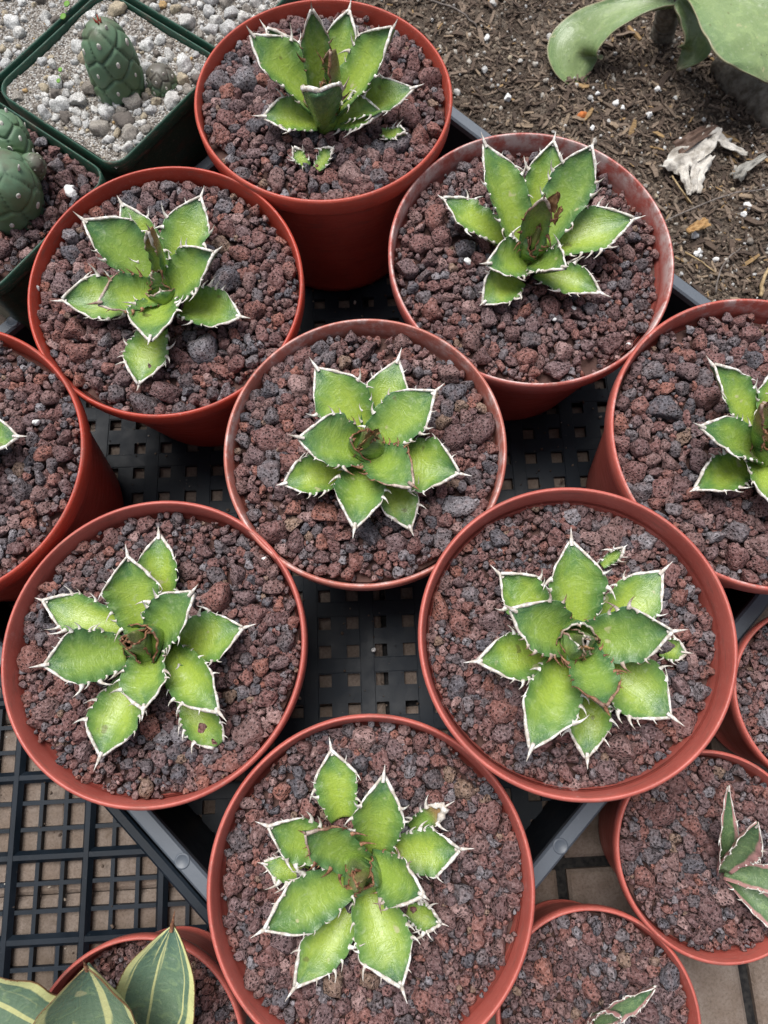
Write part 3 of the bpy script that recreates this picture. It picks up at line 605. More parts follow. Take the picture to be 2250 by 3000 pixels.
    zk = SURF['K'](.0975, -.14); e = empty('young_agave', tuple(at(1300, 2215, zk)), 'young agave with pink toothed leaf edges at the bottom edge, right of centre', 'agave', 'young pink-edged agaves')
    for i, (tx, ty, th, bx, by, bh, w, kw) in enumerate([(1420, 2126, 24, 1275, 2215, 4, 46, D_(gut=.5)), (1235, 2290, 22, 1285, 2200, 5, 50, D_(gut=.6)), (1345, 2195, 34, 1280, 2205, 8, 40, D_(gut=.6)), (1290, 2330, 20, 1290, 2215, 6, 60, D_())]):
        kk = dict(pk); kk.update(kw); leaf(e, at(tx, ty, zk + th * .001), at(bx, by, zk + bh * .001), w, rs=950 + i, **kk)
    # striped agave in the lower left corner
    zm = SURF['M'](-.118, -.15); e = empty('striped_agave', tuple(at(230, 2330, zm)), 'agave with broad yellow and green striped leaves in the lower left corner', 'agave')
    vg = dict(mat='leaf_var', mwid=.0002, tlen=.0010, teeth=26, brown=1.6, mstart=2.0, thick=.004, spine=.010, power=2.3)
    for i, (tx, ty, th, bx, by, bh, w, kw) in enumerate([(380, 1962, 62, 320, 2330, 8, 185, D_(gut=.30, um=.55, basew=.65, power=2.6)), (182, 2068, 85, 235, 2350, 14, 275, D_(gut=.40, um=.45, basew=.8, power=2.2)), (-190, 2075, 70, 215, 2290, 14, 250, D_(gut=.2, um=.5, basew=.7)), (60, 2420, 60, 240, 2340, 10, 200, D_())]):
        kk = dict(vg); kk.update(kw)
        leaf(e, at(tx, ty, zm + th * .001), at(bx, by, zm + bh * .001), w, rs=980 + i, **kk)

# ------------------------------------------------------------------ trays and paving
def lattice(org, rot, cen, half, hole, thin, thick, every, z0, z1, border):
    """moulded tray floor: plate with square holes, clipped to a square standing on its corner; a heavy bar runs through org"""
    per = every * hole + (every - 1) * thin + thick; n = int(half * 2.2 / per) + 2; xs = [-n * per - thick / 2]; kinds = []
    for q in range(2 * n):
        for e in range(every): kinds += ['B' if e == 0 else 'b', 'h']; xs += [xs[-1] + (thick if e == 0 else thin)]; xs += [xs[-1] + hole]
    xs = np.array(xs); m = len(kinds); mid = (xs[1:] + xs[:-1]) / 2; mb = MB(); mb.smooth = False; c, s = math.cos(rot), math.sin(rot); ins = np.zeros((m, m), bool)
    W = lambda x, y, z: (org[0] + c * x - s * y, org[1] + s * x + c * y, z)
    for i in range(m):
        for j in range(m):
            wx, wy, _ = W(mid[i], mid[j], 0); wx -= cen[0]; wy -= cen[1]; d = half - max(abs(wx + wy), abs(wx - wy)) / math.sqrt(2); ins[i, j] = d > 0 and not (kinds[i] == 'h' and kinds[j] == 'h' and d > border)
    for i in range(m):
        for j in range(m):
            if not ins[i, j]: continue
            x0, x1, y0, y1 = xs[i], xs[i + 1], xs[j], xs[j + 1]; mb.add([W(x0, y0, z1), W(x1, y0, z1), W(x1, y1, z1), W(x0, y1, z1)], [(0, 1, 2, 3)])
            for di, dj, a, b in ((-1, 0, (x0, y1), (x0, y0)), (1, 0, (x1, y0), (x1, y1)), (0, -1, (x0, y0), (x1, y0)), (0, 1, (x1, y1), (x0, y1))):
                p, q = i + di, j + dj
                if not (0 <= p < m and 0 <= q < m) or not ins[p, q]: mb.add([W(*a, z0), W(*b, z0), W(*b, z1), W(*a, z1)], [(0, 1, 2, 3)])
    return mb, per
def ribs(org, rot, cen, half, per, w0, w1, zb, zt):
    mb = MB(); mb.smooth = False; c, s = math.cos(rot), math.sin(rot); r2 = half * math.sqrt(2) - .012; n = int(half * 2.2 / per) + 2; ox, oy = org[0] - cen[0], org[1] - cen[1]
    lx, ly = c * -ox + s * -oy, s * ox - c * oy      # tray centre in lattice coordinates
    for k in range(-n, n):
        d = k * per
        for ax in (0, 1):
            off, mid = (d - ly, lx) if ax == 0 else (d - lx, ly); L = r2 - abs(off)
            if L < .02: continue
            z = zt + ax * .0003; P = []
            for e in (mid - L, mid + L):
                for q, zz in ((-w0, zb), (-w1, z), (w1, z), (w0, zb)): x, y = (e, d + q) if ax == 0 else (d + q, e); P.append((org[0] + c * x - s * y, org[1] + s * x + c * y, zz))
            mb.add(P, [(0, 4, 5, 1), (1, 5, 6, 2), (2, 6, 7, 3)])
    return mb
def frame(mb, center, ang, half, w, z0, z1, bev=.0012):
    """square ring with a bevelled top, half = outer half side"""
    c, s = math.cos(ang), math.sin(ang); G = []
    prof = [(half, z0), (half, z1 - bev), (half - bev, z1), (half - w + bev, z1), (half - w, z1 - bev), (half - w, z0)]
    for hh, z in prof:
        G.append([(center[0] + c * x - s * y, center[1] + s * x + c * y, z) for x, y in ((-hh, -hh), (hh, -hh), (hh, hh), (-hh, hh))])
    mb.grid(np.array(G + [G[0]]), close_v=True)
def disc(p, r, h, n=24):
    mb = MB(); mb.grid([[(p[0] + q * math.cos(a), p[1] + q * math.sin(a), p[2] + z) for a in np.linspace(0, 2 * math.pi, n, endpoint=False)] for q, z in ((r + .0004, -.0002), (r, h), (r - .0006, h), (r - .0011, h * .1), (.0001, h * .1))], close_v=True); return mb
def build_floor():
    pav = empty('paving', (0, 0, 0), 'brown square pavers under the trays', None, None, 'structure')
    b = MB(); b.add([(-1.6, -1.2, -.006), (1.6, -1.2, -.006), (1.6, 1.6, -.006), (-1.6, 1.6, -.006)], [(0, 1, 2, 3)]); b.build('joint_sand', M['joint'], pav)
    mb = MB(); h = .047; G = []
    for hh, z in ((h, -.006), (h, -.0025), (h - .002, -.0008), (h - .005, 0), (.02, 0.0003), (.001, .0003)): G.append([(x * hh, y * hh, z) for x, y in ((-1, -1), (0, -1), (1, -1), (1, 0), (1, 1), (0, 1), (-1, 1), (-1, 0))])
    mb.grid(G, close_v=True); mb.smooth = False; me = mb.mesh('paver', M['paver']); a = math.radians(2); p0 = at(1212, 1868, 0.0)
    ridge = MB(); ridge.smooth = False
    for i in range(-7, 6):
        for j in range(-3, 7):
            x, y = (i + .5) * .1005, (j - .5) * .1005; X = p0[0] + x * math.cos(a) - y * math.sin(a); Y = p0[1] + x * math.sin(a) + y * math.cos(a)
            if (X + Y) > .60 or X < -.62 or Y < -.35: continue
            o = link('paver', me, pav, (X, Y, rng.uniform(-.0004, .0004))); o.rotation_euler = (0, 0, a + (i + 2 * j) % 4 * math.pi / 2)
            if X < .02: o.scale = (1.062, 1.062, 1)
    tc = np.array([-.012, .150, 0]); side = .2275; P4 = math.radians(45)
    t = empty('nursery_tray', tuple(tc), 'black square tray with small holes under the nine agave pots', 'tray', 'black nursery trays')
    og = at(794, 1436, .004) - tc; rt = math.radians(1.0)
    fl, per = lattice(og, rt, (0, 0), side - .004, .0080, .0102, .0102, 2, .0006, .0040, .004); fl.build('tray_floor', M['tray'], t)
    ribs(og, rt, (0, 0), side - .004, per, .0046, .0043, .0041, .0043).build('tray_rib', M['tray'], t)
    fr = MB(); fr.smooth = False; frame(fr, (0, 0), P4, side - .0020, .0030, .0015, .062); fr.build('tray_wall', M['tray'], t)
    fr = MB(); fr.smooth = False; frame(fr, (0, 0), P4, side + .0035, .0088, .0605, .0660); fr.build('tray_rim', M['rim'], t)
    for (x, y) in ((1221, 1838), (394, 1860), (18, 686)):
        m = at(x, y, .066) - tc; u = (m[0] + m[1]) / math.sqrt(2); v = (m[0] - m[1]) / math.sqrt(2); k = side - .0009
        if abs(u) > abs(v): u = math.copysign(k, u)
        else: v = math.copysign(k, v)
        disc(((u + v) / math.sqrt(2), (u - v) / math.sqrt(2), .0661), .0038, .0003).build('mould_mark', M['rim'], t)
    nn = np.array([-1, -1, 0]) / math.sqrt(2); c2 = tc + nn * (side * 2 + .0035 + .0030 + .0020) + np.array([-.06, .06, 0])
    t2 = empty('nursery_tray', tuple(c2), 'empty black grid tray at the lower left, open squares over the paving', 'tray', 'black nursery trays')
    og = at(190, 1844, .005) - c2; rt = math.radians(1.8)
    fl, per = lattice(og, rt, (0, 0), side - .004, .0127, .0024, .0024, 3, .0006, .0046, .0085); fl.build('tray_floor', M['tray'], t2)
    ribs(og, rt, (0, 0), side - .004, per, .0035, .0014, .0047, .0078).build('tray_rib', M['tray'], t2)
    fr = MB(); fr.smooth = False; frame(fr, (0, 0), P4, side - .0025, .0028, .0015, .056); fr.build('tray_wall', M['tray'], t2)
    fr = MB(); fr.smooth = False; frame(fr, (0, 0), P4, side + .0020, .0062, .0545, .0600); fr.build('tray_rim', M['tray'], t2)

def spill():
    r = np.random.default_rng(91)
    for o in [q for q in bpy.data.objects if q.name.startswith('nursery_tray')]:
        c = np.array(o.location); n = 900; uv = r.uniform(-.2, .2, (n, 2)); P = np.column_stack([(uv[:, 0] + uv[:, 1]) * .707, (uv[:, 0] - uv[:, 1]) * .707, np.full(n, .0050)]); P = P[inview(P + c)]
        V, F = joined(LOW, P, np.clip(np.exp(r.normal(math.log(.0006), .5, len(P))), .0003, .0018), rots(len(P), r), r); tag(link('spilled_grit', tri_mesh('spilled_grit', V, F, M['crumb']), o), kind='stuff')

# ------------------------------------------------------------------ square green pots with cacti
GZ = ZR - .012; GS = .1035; GA = math.radians(-37.5); E1 = np.array([math.cos(GA), math.sin(GA)]); E2 = np.array([-E1[1], E1[0]]); G0 = np.array([-.1685, .3925])
def rsq(h, rc, n=7):
    P = []
    for cx, cy, a in ((1, 1, 0), (-1, 1, 90), (-1, -1, 180), (1, -1, 270)):
        for q in np.linspace(0, 90, n): t = math.radians(a + q); P.append((cx * (h - rc) + rc * math.cos(t), cy * (h - rc) + rc * math.sin(t)))
    return np.array(P)
sq_in = lambda h: (lambda x, y: h - np.maximum(np.abs(x), np.abs(y)))
PACK_G = pack(sq_in(.047), .047, .00235, 55, .56, .0011, .0062, 25); PACK_R = pack(sq_in(.047), .047, .00270, 57, .93, .0016, .0075, 40)
def square_pot(ij, kind, label, seed, level):
    c = G0 + E1 * ij[0] * (GS + .004) + E2 * ij[1] * (GS + .004); hgt = GZ - .014
    e = empty('square_pot', (c[0], c[1], GZ - hgt), label, 'pot', 'square green nursery pots'); ca, sa = math.cos(GA), math.sin(GA)
    def ring(h, rc, z): P = rsq(h, rc); return [(ca * x - sa * y, sa * x + ca * y, z) for x, y in P]
    H = GS / 2; body = MB()
    body.grid([ring(H - .0018, .011, -.0095), ring(H * .93, .011, -.04), ring(H * .86, .011, -hgt * .95), ring(H * .84, .011, -hgt + .0006), ring(.002, .0005, -hgt + .0006)], close_v=True, flip=True)
    body.grid([ring(H * .84 - .002, .011, -hgt + .004), ring(H * .93 - .0014, .011, -.04), ring(H - .0032, .011, -.0095)], close_v=True, flip=True); body.build('pot_wall', M['green_pot'], e).location = (0, 0, hgt)
    rim = MB(); rim.grid([ring(H - .0034, .012, -.0100), ring(H - .0002, .012, -.0098), ring(H, .012, -.0085), ring(H, .012, -.0008), ring(H - .0006, .012, 0), ring(H - .0011, .0115, 0), ring(H - .0015, .0115, -.0008), ring(H - .0026, .011, -.0100)], close_v=True); rim.build('rim', M['green_pot'], e).location = (0, 0, hgt)
    off = seed * 1.7
    def zl(x, y): return hgt - level + .0022 * noise.noise(Vector((x * 30 + off, y * 30, seed))) + (.0007 * noise.noise(Vector((x * 260, y * 260, off))) if kind == 'grit' else 0)
    n = 60 if kind == 'grit' else 16; hh = H - .0028; gr = np.linspace(-hh, hh, n); b = MB(); zo = 0 if kind == 'grit' else .0052
    b.grid([[(ca * x - sa * y, sa * x + ca * y, zl(ca * x - sa * y, sa * x + ca * y) - zo) for y in gr] for x in gr], flip=True); b.build('soil_core', M['grit'] if kind == 'grit' else M['bed'], e)
    r = np.random.default_rng(seed + 70); P, S = (PACK_G if kind == 'grit' else PACK_R); P = P * ((H - .003) / .047); q = seed % 4
    for _ in range(q): P = np.column_stack([-P[:, 1], P[:, 0]])
    P = np.column_stack([ca * P[:, 0] - sa * P[:, 1], sa * P[:, 0] + ca * P[:, 1]]); Z = np.array([zl(*p) for p in P]) + (S * .15 if kind == 'grit' else -S * .25); Q = np.column_stack([P, Z]); base = np.array(e.location)
    vis = inview(Q + base); o_ = np.argsort(-S * vis); keep = o_[:min(260, int(vis.sum()))]; rest = np.setdiff1d(np.arange(len(P)), keep); Rm = flat_rots(len(P), r); pool = PUM if kind == 'grit' else BIG
    for i in keep:
        o = bpy.data.objects.new('pumice_stone' if kind == 'grit' else 'gravel_stone', pool[r.integers(len(pool))]); col.objects.link(o); o.parent = e
        o.matrix_local = Matrix.Translation(Q[i]) @ (Matrix(Rm[i].tolist()) @ Matrix.Diagonal((S[i] * 1.1,) * 3)).to_4x4()
    mt = M['pumice'] if kind == 'grit' else M['lava']; n2 = 900 if kind == 'grit' else 350; L = r.uniform(-hh, hh, (n2, 2)); L = np.column_stack([ca * L[:, 0] - sa * L[:, 1], sa * L[:, 0] + ca * L[:, 1]])
    sl = r.uniform(.0004, .0011, n2) if kind == 'grit' else r.uniform(.0018, .003, n2); zz = np.array([zl(*p) for p in L]) - (0 if kind == 'grit' else .0035)
    V, F = joined(LOW, np.column_stack([L, zz]), sl, rots(n2, r), r)
    if len(rest): V2, F2 = joined(LOW, Q[rest], S[rest], Rm[rest], r); V, F = np.concatenate([V, V2]), np.concatenate([F, F2 + len(V)])
    tag(link('fine_grit', tri_mesh('fine_grit', V, F, mt), e), kind='stuff')
    return e, (lambda x, y: zl(x - c[0], y - c[1]) + GZ - hgt)
def cactus_stem(plant, P0, P1, R, rs, rows=9, turn=2.39996, bump=.16, flatten=.55, name='stem', topk=1.0):
    r = np.random.default_rng(rs); P0, P1 = np.asarray(P0, float), np.asarray(P1, float); ax = P1 - P0; L = np.linalg.norm(ax); ax = ax / L; a = nrm(np.cross(ax, (.1, 1, .2))); b = np.cross(ax, a)
    nt_, ns = 84, 64; npts = int(rows * 4.2); pts = np.array([((i * turn) % (2 * math.pi), (i + .5) / npts) for i in range(npts)])
    prof = lambda s: np.sqrt(np.clip(1 - np.abs((s - .42) / .60) ** 3.0, 0, 1)) * (1 - .16 * s)
    V = []; Bm = []; Hg = []; cell = L / npts * 9
    for s in np.linspace(0, 1, ns):
        rr = R * max(.03, float(prof(np.array(s)))); row = []
        for t in np.linspace(0, 2 * math.pi, nt_, endpoint=False):
            dt = np.abs((pts[:, 0] - t + math.pi) % (2 * math.pi) - math.pi) * max(rr, R * .35); ds = (pts[:, 1] - s + .012) * L * .98; d = np.sqrt(dt ** 2 + ds ** 2); d2 = np.sort(d)[:2]; k = np.clip((d2[1] - d2[0]) / (R * .16), 0, 1) ** .5
            bm_ = k; q = rr * (1 - bump * .6 + bump * bm_) + .0003 * noise.noise(Vector((t * 2, s * 9, rs)))
            row.append(P0 + ax * L * s + q * (math.cos(t) * a + math.sin(t) * b)); Bm.append(bm_); Hg.append(s * topk)
        V.append(row)
    mb = MB(); mb.grid(np.array(V) - np.array(plant.location), close_v=True); m0 = (ns - 1) * nt_; mb.f.append(tuple(m0 + j for j in range(nt_)))
    o = mb.build(name, M['cactus'], plant); 
    for nm, ar in (('bmp', Bm), ('hgt', Hg)): at_ = o.data.attributes.new(nm, 'FLOAT', 'POINT'); at_.data.foreach_set('value', np.array(ar, 'f'))
    ar = MB()
    for t, s in pts:
        if s < .1: continue
        rr = R * max(.03, float(prof(np.array(s)))) * (1 + bump * .42); dr = math.cos(t) * a + math.sin(t) * b; c = P0 + ax * L * (s + .02) + rr * dr - np.array(plant.location); d3 = np.cross(ax, dr); w = R * .10 * r.uniform(.7, 1.2)
        G = [[c + dr * (h_ * w * .5) + q * w * (math.cos(z) * d3 * .75 + math.sin(z) * ax * 1.2) for z in np.linspace(0, 2 * math.pi, 8, endpoint=False)] for q, h_ in ((1.1, -.6), (1, .12), (.55, .28), (.02, .25))]; ar.grid(G, close_v=True)
    tag(ar.build('areoles', M['areole'], o), kind='stuff'); return o
def build_green():
    e0, z0 = square_pot((0, 0), 'grit', 'square green pot of pale grit holding the upright green cactus', 1, .0035)
    e1, z1 = square_pot((0, -1), 'lava', 'square green pot of red gravel holding the branched dark cactus, left edge', 2, .0035)
    e2, z2 = square_pot((-1, 0), 'grit', 'square green pot of pale grit in the upper left corner', 3, .005)
    e3, z3 = square_pot((0, 1), 'grit', 'square green pot of pale grit behind the topmost red pot', 4, .005)
    b = at(262, 196, GZ - .006); t = at(213, 48, GZ + .038)
    p = empty('cactus', tuple(b), 'upright green cactus with diamond tubercles and one small pup in pale grit', 'cactus')
    b2 = b.copy(); b2[2] -= .004; cactus_stem(p, b2, t, .0162, 3, rows=5.5, bump=.18, topk=.75)
    q = at(355, 190, GZ - .006); cactus_stem(p, q - [0, 0, .006], q + [-.001, .001, .0145], .0098, 5, rows=6, bump=.22, name='pup', topk=1.2)
    fl = MB()
    for i in range(4): a_ = i * 1.6; fl.tube([t - [0, 0, .003], t + [.0016 * math.cos(a_), .0016 * math.sin(a_), .001], t + [.0022 * math.cos(a_), .0022 * math.sin(a_), .0032]], [.0007, .0006, .0001], 5)
    M['redbud'] = simple('red_bud', (.35, .05, .04), (.45, .12, .08), 300); fl.v = [tuple(np.array(v) - b) for v in fl.v]; fl.build('flower_bud', M['redbud'], p)
    b = at(8, 445, GZ - .006); p = empty('cactus', tuple(b), 'branched dark green cactus with round offsets at the left edge, in red gravel', 'cactus')
    cactus_stem(p, b - [0, 0, .006], at(5, 352, GZ + .030), .0205, 7, rows=4.5, bump=.13, topk=.72); cactus_stem(p, at(25, 358, GZ - .002), at(-8, 238, GZ + .022), .0150, 8, rows=4.5, topk=.3, name='branch')
    cactus_stem(p, at(62, 372, GZ - .003), at(78, 350, GZ + .020), .0078, 9, rows=5, topk=.9, name='branch')
    for i, (x, y, parts, zf) in enumerate([(143, 26, ((145, 10), (137, 37)), z2), (130, 165, ((131, 152), (127, 176)), z0)]):
        g = at(x, y, GZ - .007); g[2] = zf(g[0], g[1]); s = empty('seedling', tuple(g), ['two-leaved bright green seedling at the top edge, in the corner pot', 'tiny bright green seedling in pale grit, left of the upright cactus'][i], 'seedling', 'green seedlings'); st = MB(); hp = at(x, y, g[2] + .006) - g; st.tube([(0, 0, -.002), hp * .5, hp], .0003, 5); st.build('stalk', M['seedling'], s)
        for (lx, ly) in parts:
            c = at(lx, ly, g[2] + .007) - g; d = nrm((c - hp) * [1, 1, 0]); n_ = np.array([-d[1], d[0], 0]); w = .0019 if i == 0 else .0013
            lf = MB(); lf.grid([[c + d * w * 1.35 * q * math.cos(a_) + n_ * w * q * math.sin(a_) + [0, 0, h_ + .0006 * q * q] for a_ in np.linspace(0, 2 * math.pi, 12, endpoint=False)] for q, h_ in ((.02, -.0003), (.95, -.0003), (1, 0), (.95, .0003), (.02, .0002))], close_v=True); lf.build('leaf', M['seedling'], s)

# ------------------------------------------------------------------ soil bed with mulch, paddle plant and litter
def build_soil():
    SZ = .010; d0 = .495      # bed lies beyond the upper right side of the tray:  x+y > d0
    def zs(x, y):
        return SZ + .006 * noise.noise(Vector((x * 9, y * 9, 3))) + .0025 * noise.noise(Vector((x * 45, y * 45, 1))) + .0012 * noise.noise(Vector((x * 160, y * 160, 7)))
    mb = MB(); n = 150; G = []
    for u in np.linspace(0, 1, n):
        row = []
        for v in np.linspace(-1, 1, n):
            s_ = d0 + (u ** 1.6) * 1.1; tt = v * .75 + .05; x, y = (s_ + tt) / 2, (s_ - tt) / 2; row.append((x, y, zs(x, y) - (.016 if u == 0 else 0)))
        G.append(row)
    mb.grid(G, flip=False); so = mb.build('soil', M['soil']); tag(so, 'dark potting soil bed with bark mulch', None, None, 'structure')
    r = np.random.default_rng(77)
    def chip_shape(i):
        q = np.random.default_rng(600 + i); L = 1.0; w, h = q.uniform(.12, .30), q.uniform(.07, .14); P = []
        for x in (-1, -.3, .4, 1):
            k = 1 - .45 * abs(x) ** 3 * q.uniform(.4, 1); bx, by = q.normal(0, .05, 2)
            for a, b_ in ((-1, -1), (1, -1), (1, 1), (-1, 1)): P.append((x * L, a * w * k + bx, b_ * h * k + by))
        F = []
        for s_ in range(3):
            for j in range(4): k = (j + 1) % 4; a, b_, c, d = s_ * 4 + j, s_ * 4 + k, s_ * 4 + 4 + k, s_ * 4 + 4 + j; F += [(a, b_, c), (a, c, d)]
        F += [(0, 2, 1), (0, 3, 2), (12, 13, 14), (12, 14, 15)]; return np.array(P), np.array(F)
    shapes = [chip_shape(i) for i in range(10)]; meshes = []
    for V, F in shapes:
        me = tri_mesh('wood_chip', V, F, M['chip']); me.polygons.foreach_set('use_smooth', np.zeros(len(F), bool)); meshes.append(me)
    N = 8600; X, Y = [], []
    while len(X) < N:
        s_ = d0 + r.uniform(.01, .42); tt = r.uniform(-.72, .40); x, y = (s_ + tt) / 2, (s_ - tt) / 2
        if not inview(np.array([x, y, SZ]), 60): continue
        den = .5 + .5 * (noise.noise(Vector((x * 12, y * 12, 5))) + x * 2.6 - .25 > 0)
        if r.uniform() < den: X.append(x); Y.append(y)
    P = np.array([(x, y, zs(x, y) + r.uniform(.0, .0035)) for x, y in zip(X, Y)]); S = np.clip(np.exp(r.normal(math.log(.0023), .50, N)), .0008, .0068); Rm = flat_rots(N, r, .22); o_ = np.argsort(-S); keep = o_[:280]
    for i in keep:
        o = bpy.data.objects.new('wood_chip', meshes[r.integers(10)]); col.objects.link(o); o.parent = so; o.matrix_local = Matrix.Translation(P[i]) @ (Matrix(Rm[i].tolist()) @ Matrix.Diagonal((S[i] * 1.2,) * 3)).to_4x4()
    rest = o_[280:]; V, F = joined(shapes, P[rest], S[rest], Rm[rest], r); me = tri_mesh('bark_mulch', V, F, M['chip']); me.polygons.foreach_set('use_smooth', np.zeros(len(F), bool)); tag(link('bark_mulch', me, so), kind='stuff')
    nc = 10500; X, Y = [], []
    while len(X) < nc:
        s_ = d0 + r.uniform(.005, .45); tt = r.uniform(-.72, .42); x, y = (s_ + tt) / 2, (s_ - tt) / 2
        if inview(np.array([x, y, SZ]), 30): X.append(x); Y.append(y)
    Pc = np.array([(x, y, zs(x, y) + .0002) for x, y in zip(X, Y)]); V, F = joined(LOW, Pc, np.clip(np.exp(r.normal(math.log(.0012), .55, nc)), .0004, .0032), rots(nc, r), r)
    tag(link('soil_crumbs', tri_mesh('soil_crumbs', V, F, M['crumb']), so), kind='stuff')
    # perlite and pumice grains in the soil
    for i in range(290):
        while True:
            s_ = d0 + r.uniform(.01, .35); tt = r.uniform(-.68, .38); x, y = (s_ + tt) / 2, (s_ - tt) / 2
            if inview(np.array([x, y, SZ]), 0): break
        o = bpy.data.objects.new('pumice_grain', PUM[r.integers(12)]); col.objects.link(o); o.parent = so; k = float(np.clip(np.exp(r.normal(math.log(.0013), .45)), .0006, .0036)); o.matrix_local = Matrix.Translation((x, y, zs(x, y) + .0022)) @ (Matrix(rots(1, r)[0].tolist()) @ Matrix.Diagonal((k,) * 3)).to_4x4()
    st = stone_shape(3, 811); wm = tri_mesh('perlite_grain', *st, M['perlite'])
    for (x, y, k) in [(1615, 445, .0042), (1607, 462, .0026), (1500, 510, .0030), (1507, 546, .0026), (1513, 540, .0026), (1400, 252, .0028), (1330, 222, .003), (1345, 235, .0024), (1290, 205, .0022), (1095, 217, .0034), (1418, 198, .0028), (1548, 560, .0028), (1470, 300, .0018), (1280, 275, .0022), (1210, 100, .0018), (1050, 90, .003)]:
        q = at(x, y, SZ + .002); o = bpy.data.objects.new('perlite_grain', wm); col.objects.link(o); o.parent = so; o.matrix_local = Matrix.Translation((q[0], q[1], zs(q[0], q[1]) + .003)) @ (Matrix(rots(1, r)[0].tolist()) @ Matrix.Diagonal((k,) * 3)).to_4x4()
    M['orange'] = simple('orange_clay', (.42, .13, .04), (.55, .19, .06), 300, .9, .2, .001); q = at(1257, 248, SZ + .002); oc = link('clay_pebble', tri_mesh('clay_pebble', *stone_shape(3, 815), M['orange']), None, (q[0], q[1], zs(q[0], q[1]) + .003)); oc.scale = (.0048, .0038, .0040); oc.rotation_euler = (0, 0, .7); tag(oc, 'small orange clay pebble lying on the dark soil', 'pebble')
    # bleached dead leaf and dark leaf
    q = at(1510, 330, SZ + .008); dl = MB(); nn = 34; cen = np.array([q[0], q[1], zs(q[0], q[1]) + .006])
    def flap(pts, w0, w1, seed, ns=30, nw=14, lift=.006, rag=.35):
        pts = np.array([at(x, y, SZ + .006 + h * .001) for x, y, h in pts]); u = np.linspace(0, 1, ns); C_ = np.array([np.interp(u, np.linspace(0, 1, len(pts)), pts[:, k]) for k in range(3)]).T; T_ = np.gradient(C_, axis=0); G = []
        for i in range(ns):
            t = nrm(T_[i]); s_ = nrm(np.cross(t, (0, 0, 1))); w = (w0 + (w1 - w0) * u[i]); row = []
            for v in np.linspace(-1, 1, nw):
                edge = 1 + rag * noise.noise(Vector((u[i] * 7, np.sign(v) * 3, seed))) * (abs(v) > .3); p = C_[i] + s_ * v * w * edge; p = p + np.array([0, 0, .0040 * noise.noise(Vector((u[i] * 5, v * 2.2, seed + 2))) + .0016 * noise.noise(Vector((u[i] * 3, v * 9, seed)))]) * (.4 + w / .012); row.append(p)
            G.append(row)
        G = np.array(G); mb2 = MB(); I = G - np.array([0, 0, .0007]); ring = np.concatenate([G, I[:, ::-1]], 1); mb2.grid(ring, close_v=True); m2 = ring.shape[1]; mb2.f += [tuple(range(m2))[::-1], tuple((ns - 1) * m2 + j for j in range(m2))]; return mb2
    dead = empty('dead_leaf', tuple(cen), 'crumpled bleached white dead leaf lying on the mulch', 'dead leaf')
    for k, (pts, w0, w1) in enumerate([([(1545, 275, 5), (1520, 320, 5), (1470, 345, 3), (1455, 372, 0)], .006, .011), ([(1522, 330, 5), (1508, 370, 3), (1505, 415, 0)], .008, .0035), ([(1540, 282, 6), (1570, 312, 3), (1615, 332, 0)], .0055, .0018), ([(1475, 365, 2), (1490, 405, 0), (1487, 420, 0)], .004, .0018)]):
        f = flap(pts, w0, w1, 10 + k); f.v = [tuple(np.array(v) - cen) for v in f.v]; f.build('leaf_scrap', M['dead'], dead)
    dk = flap([(1462, 322, 2), (1500, 296, 8), (1548, 272, 5)], .0065, .0045, 31, rag=.1); M['darkleaf'] = simple('dark_dead_leaf', (.075, .045, .033), (.13, .082, .06), 120, .6, .3, .001); c = np.mean(np.array(dk.v), 0); o = dk.build('dead_leaf', M['darkleaf'], None, None, c); tag(o, 'curled dark brown dead leaf just above the bleached white one', 'dead leaf')
    gl = flap([(1655, 335, 2), (1605, 365, 4), (1590, 385, 1)], .002, .0055, 41, rag=.5); M['greyleaf'] = simple('grey_dead_leaf', (.20, .19, .17), (.33, .32, .29), 150, .8, .2, .001); c = np.mean(np.array(gl.v), 0); o = gl.build('dead_leaf', M['greyleaf'], None, None, c); tag(o, 'small grey torn dead leaf near the right edge', 'dead leaf')
    tw = flap([(1485, 500, 2), (1505, 488, 5), (1530, 478, 2)], .0022, .0042, 43, rag=.15); M['tanleaf'] = simple('tan_leaf', (.30, .17, .07), (.42, .26, .11), 150, .7); c = np.mean(np.array(tw.v), 0); o = tw.build('wood_shaving', M['tanleaf'], None, None, c); tag(o, 'pale orange-tan wood shaving on the mulch right of the crusted pot', 'wood shaving')
    for i, (pts, rad, mt, lab) in enumerate([(((1642, 640, 4), (1650, 600, 8), (1680, 540, 10)), .0016, 'straw', 'thick straw stalk at the right edge above the pot rim'),
            (((1480, 545, 3), (1500, 556, 6), (1525, 572, 4), (1545, 590, 3)), .0007, 'straw', 'thin curved tan root right of the crusted pot'), (((1546, 632, 3), (1552, 590, 7), (1575, 555, 10), (1600, 535, 9)), .0006, 'twig', 'thin grey arching twig above the right-hand pot'),
            (((1430, 480, 4), (1500, 448, 8), (1580, 418, 8), (1659, 405, 6)), .0007, 'twig', 'long thin grey stem crossing the mulch below the white dead leaf'), (((1452, 380, 4), (1470, 408, 4), (1496, 442, 3)), .0007, 'straw', 'short straight straw stalk beside the white dead leaf'),
            (((930, 0, 4), (1000, 25, 5), (1030, 60, 4)), .0008, 'twig', 'thin twig on the soil at the top edge'), (((1060, 315, 4), (1180, 305, 3), (1270, 318, 3)), .0006, 'twig', 'long fine dark twig just above the crusted pot')]):
        P_ = np.array([at(x, y, SZ + h * .001) for x, y, h in pts]); u = np.linspace(0, 1, 14); C_ = np.array([np.interp(u, np.linspace(0, 1, len(P_)), P_[:, k]) for k in range(3)]).T
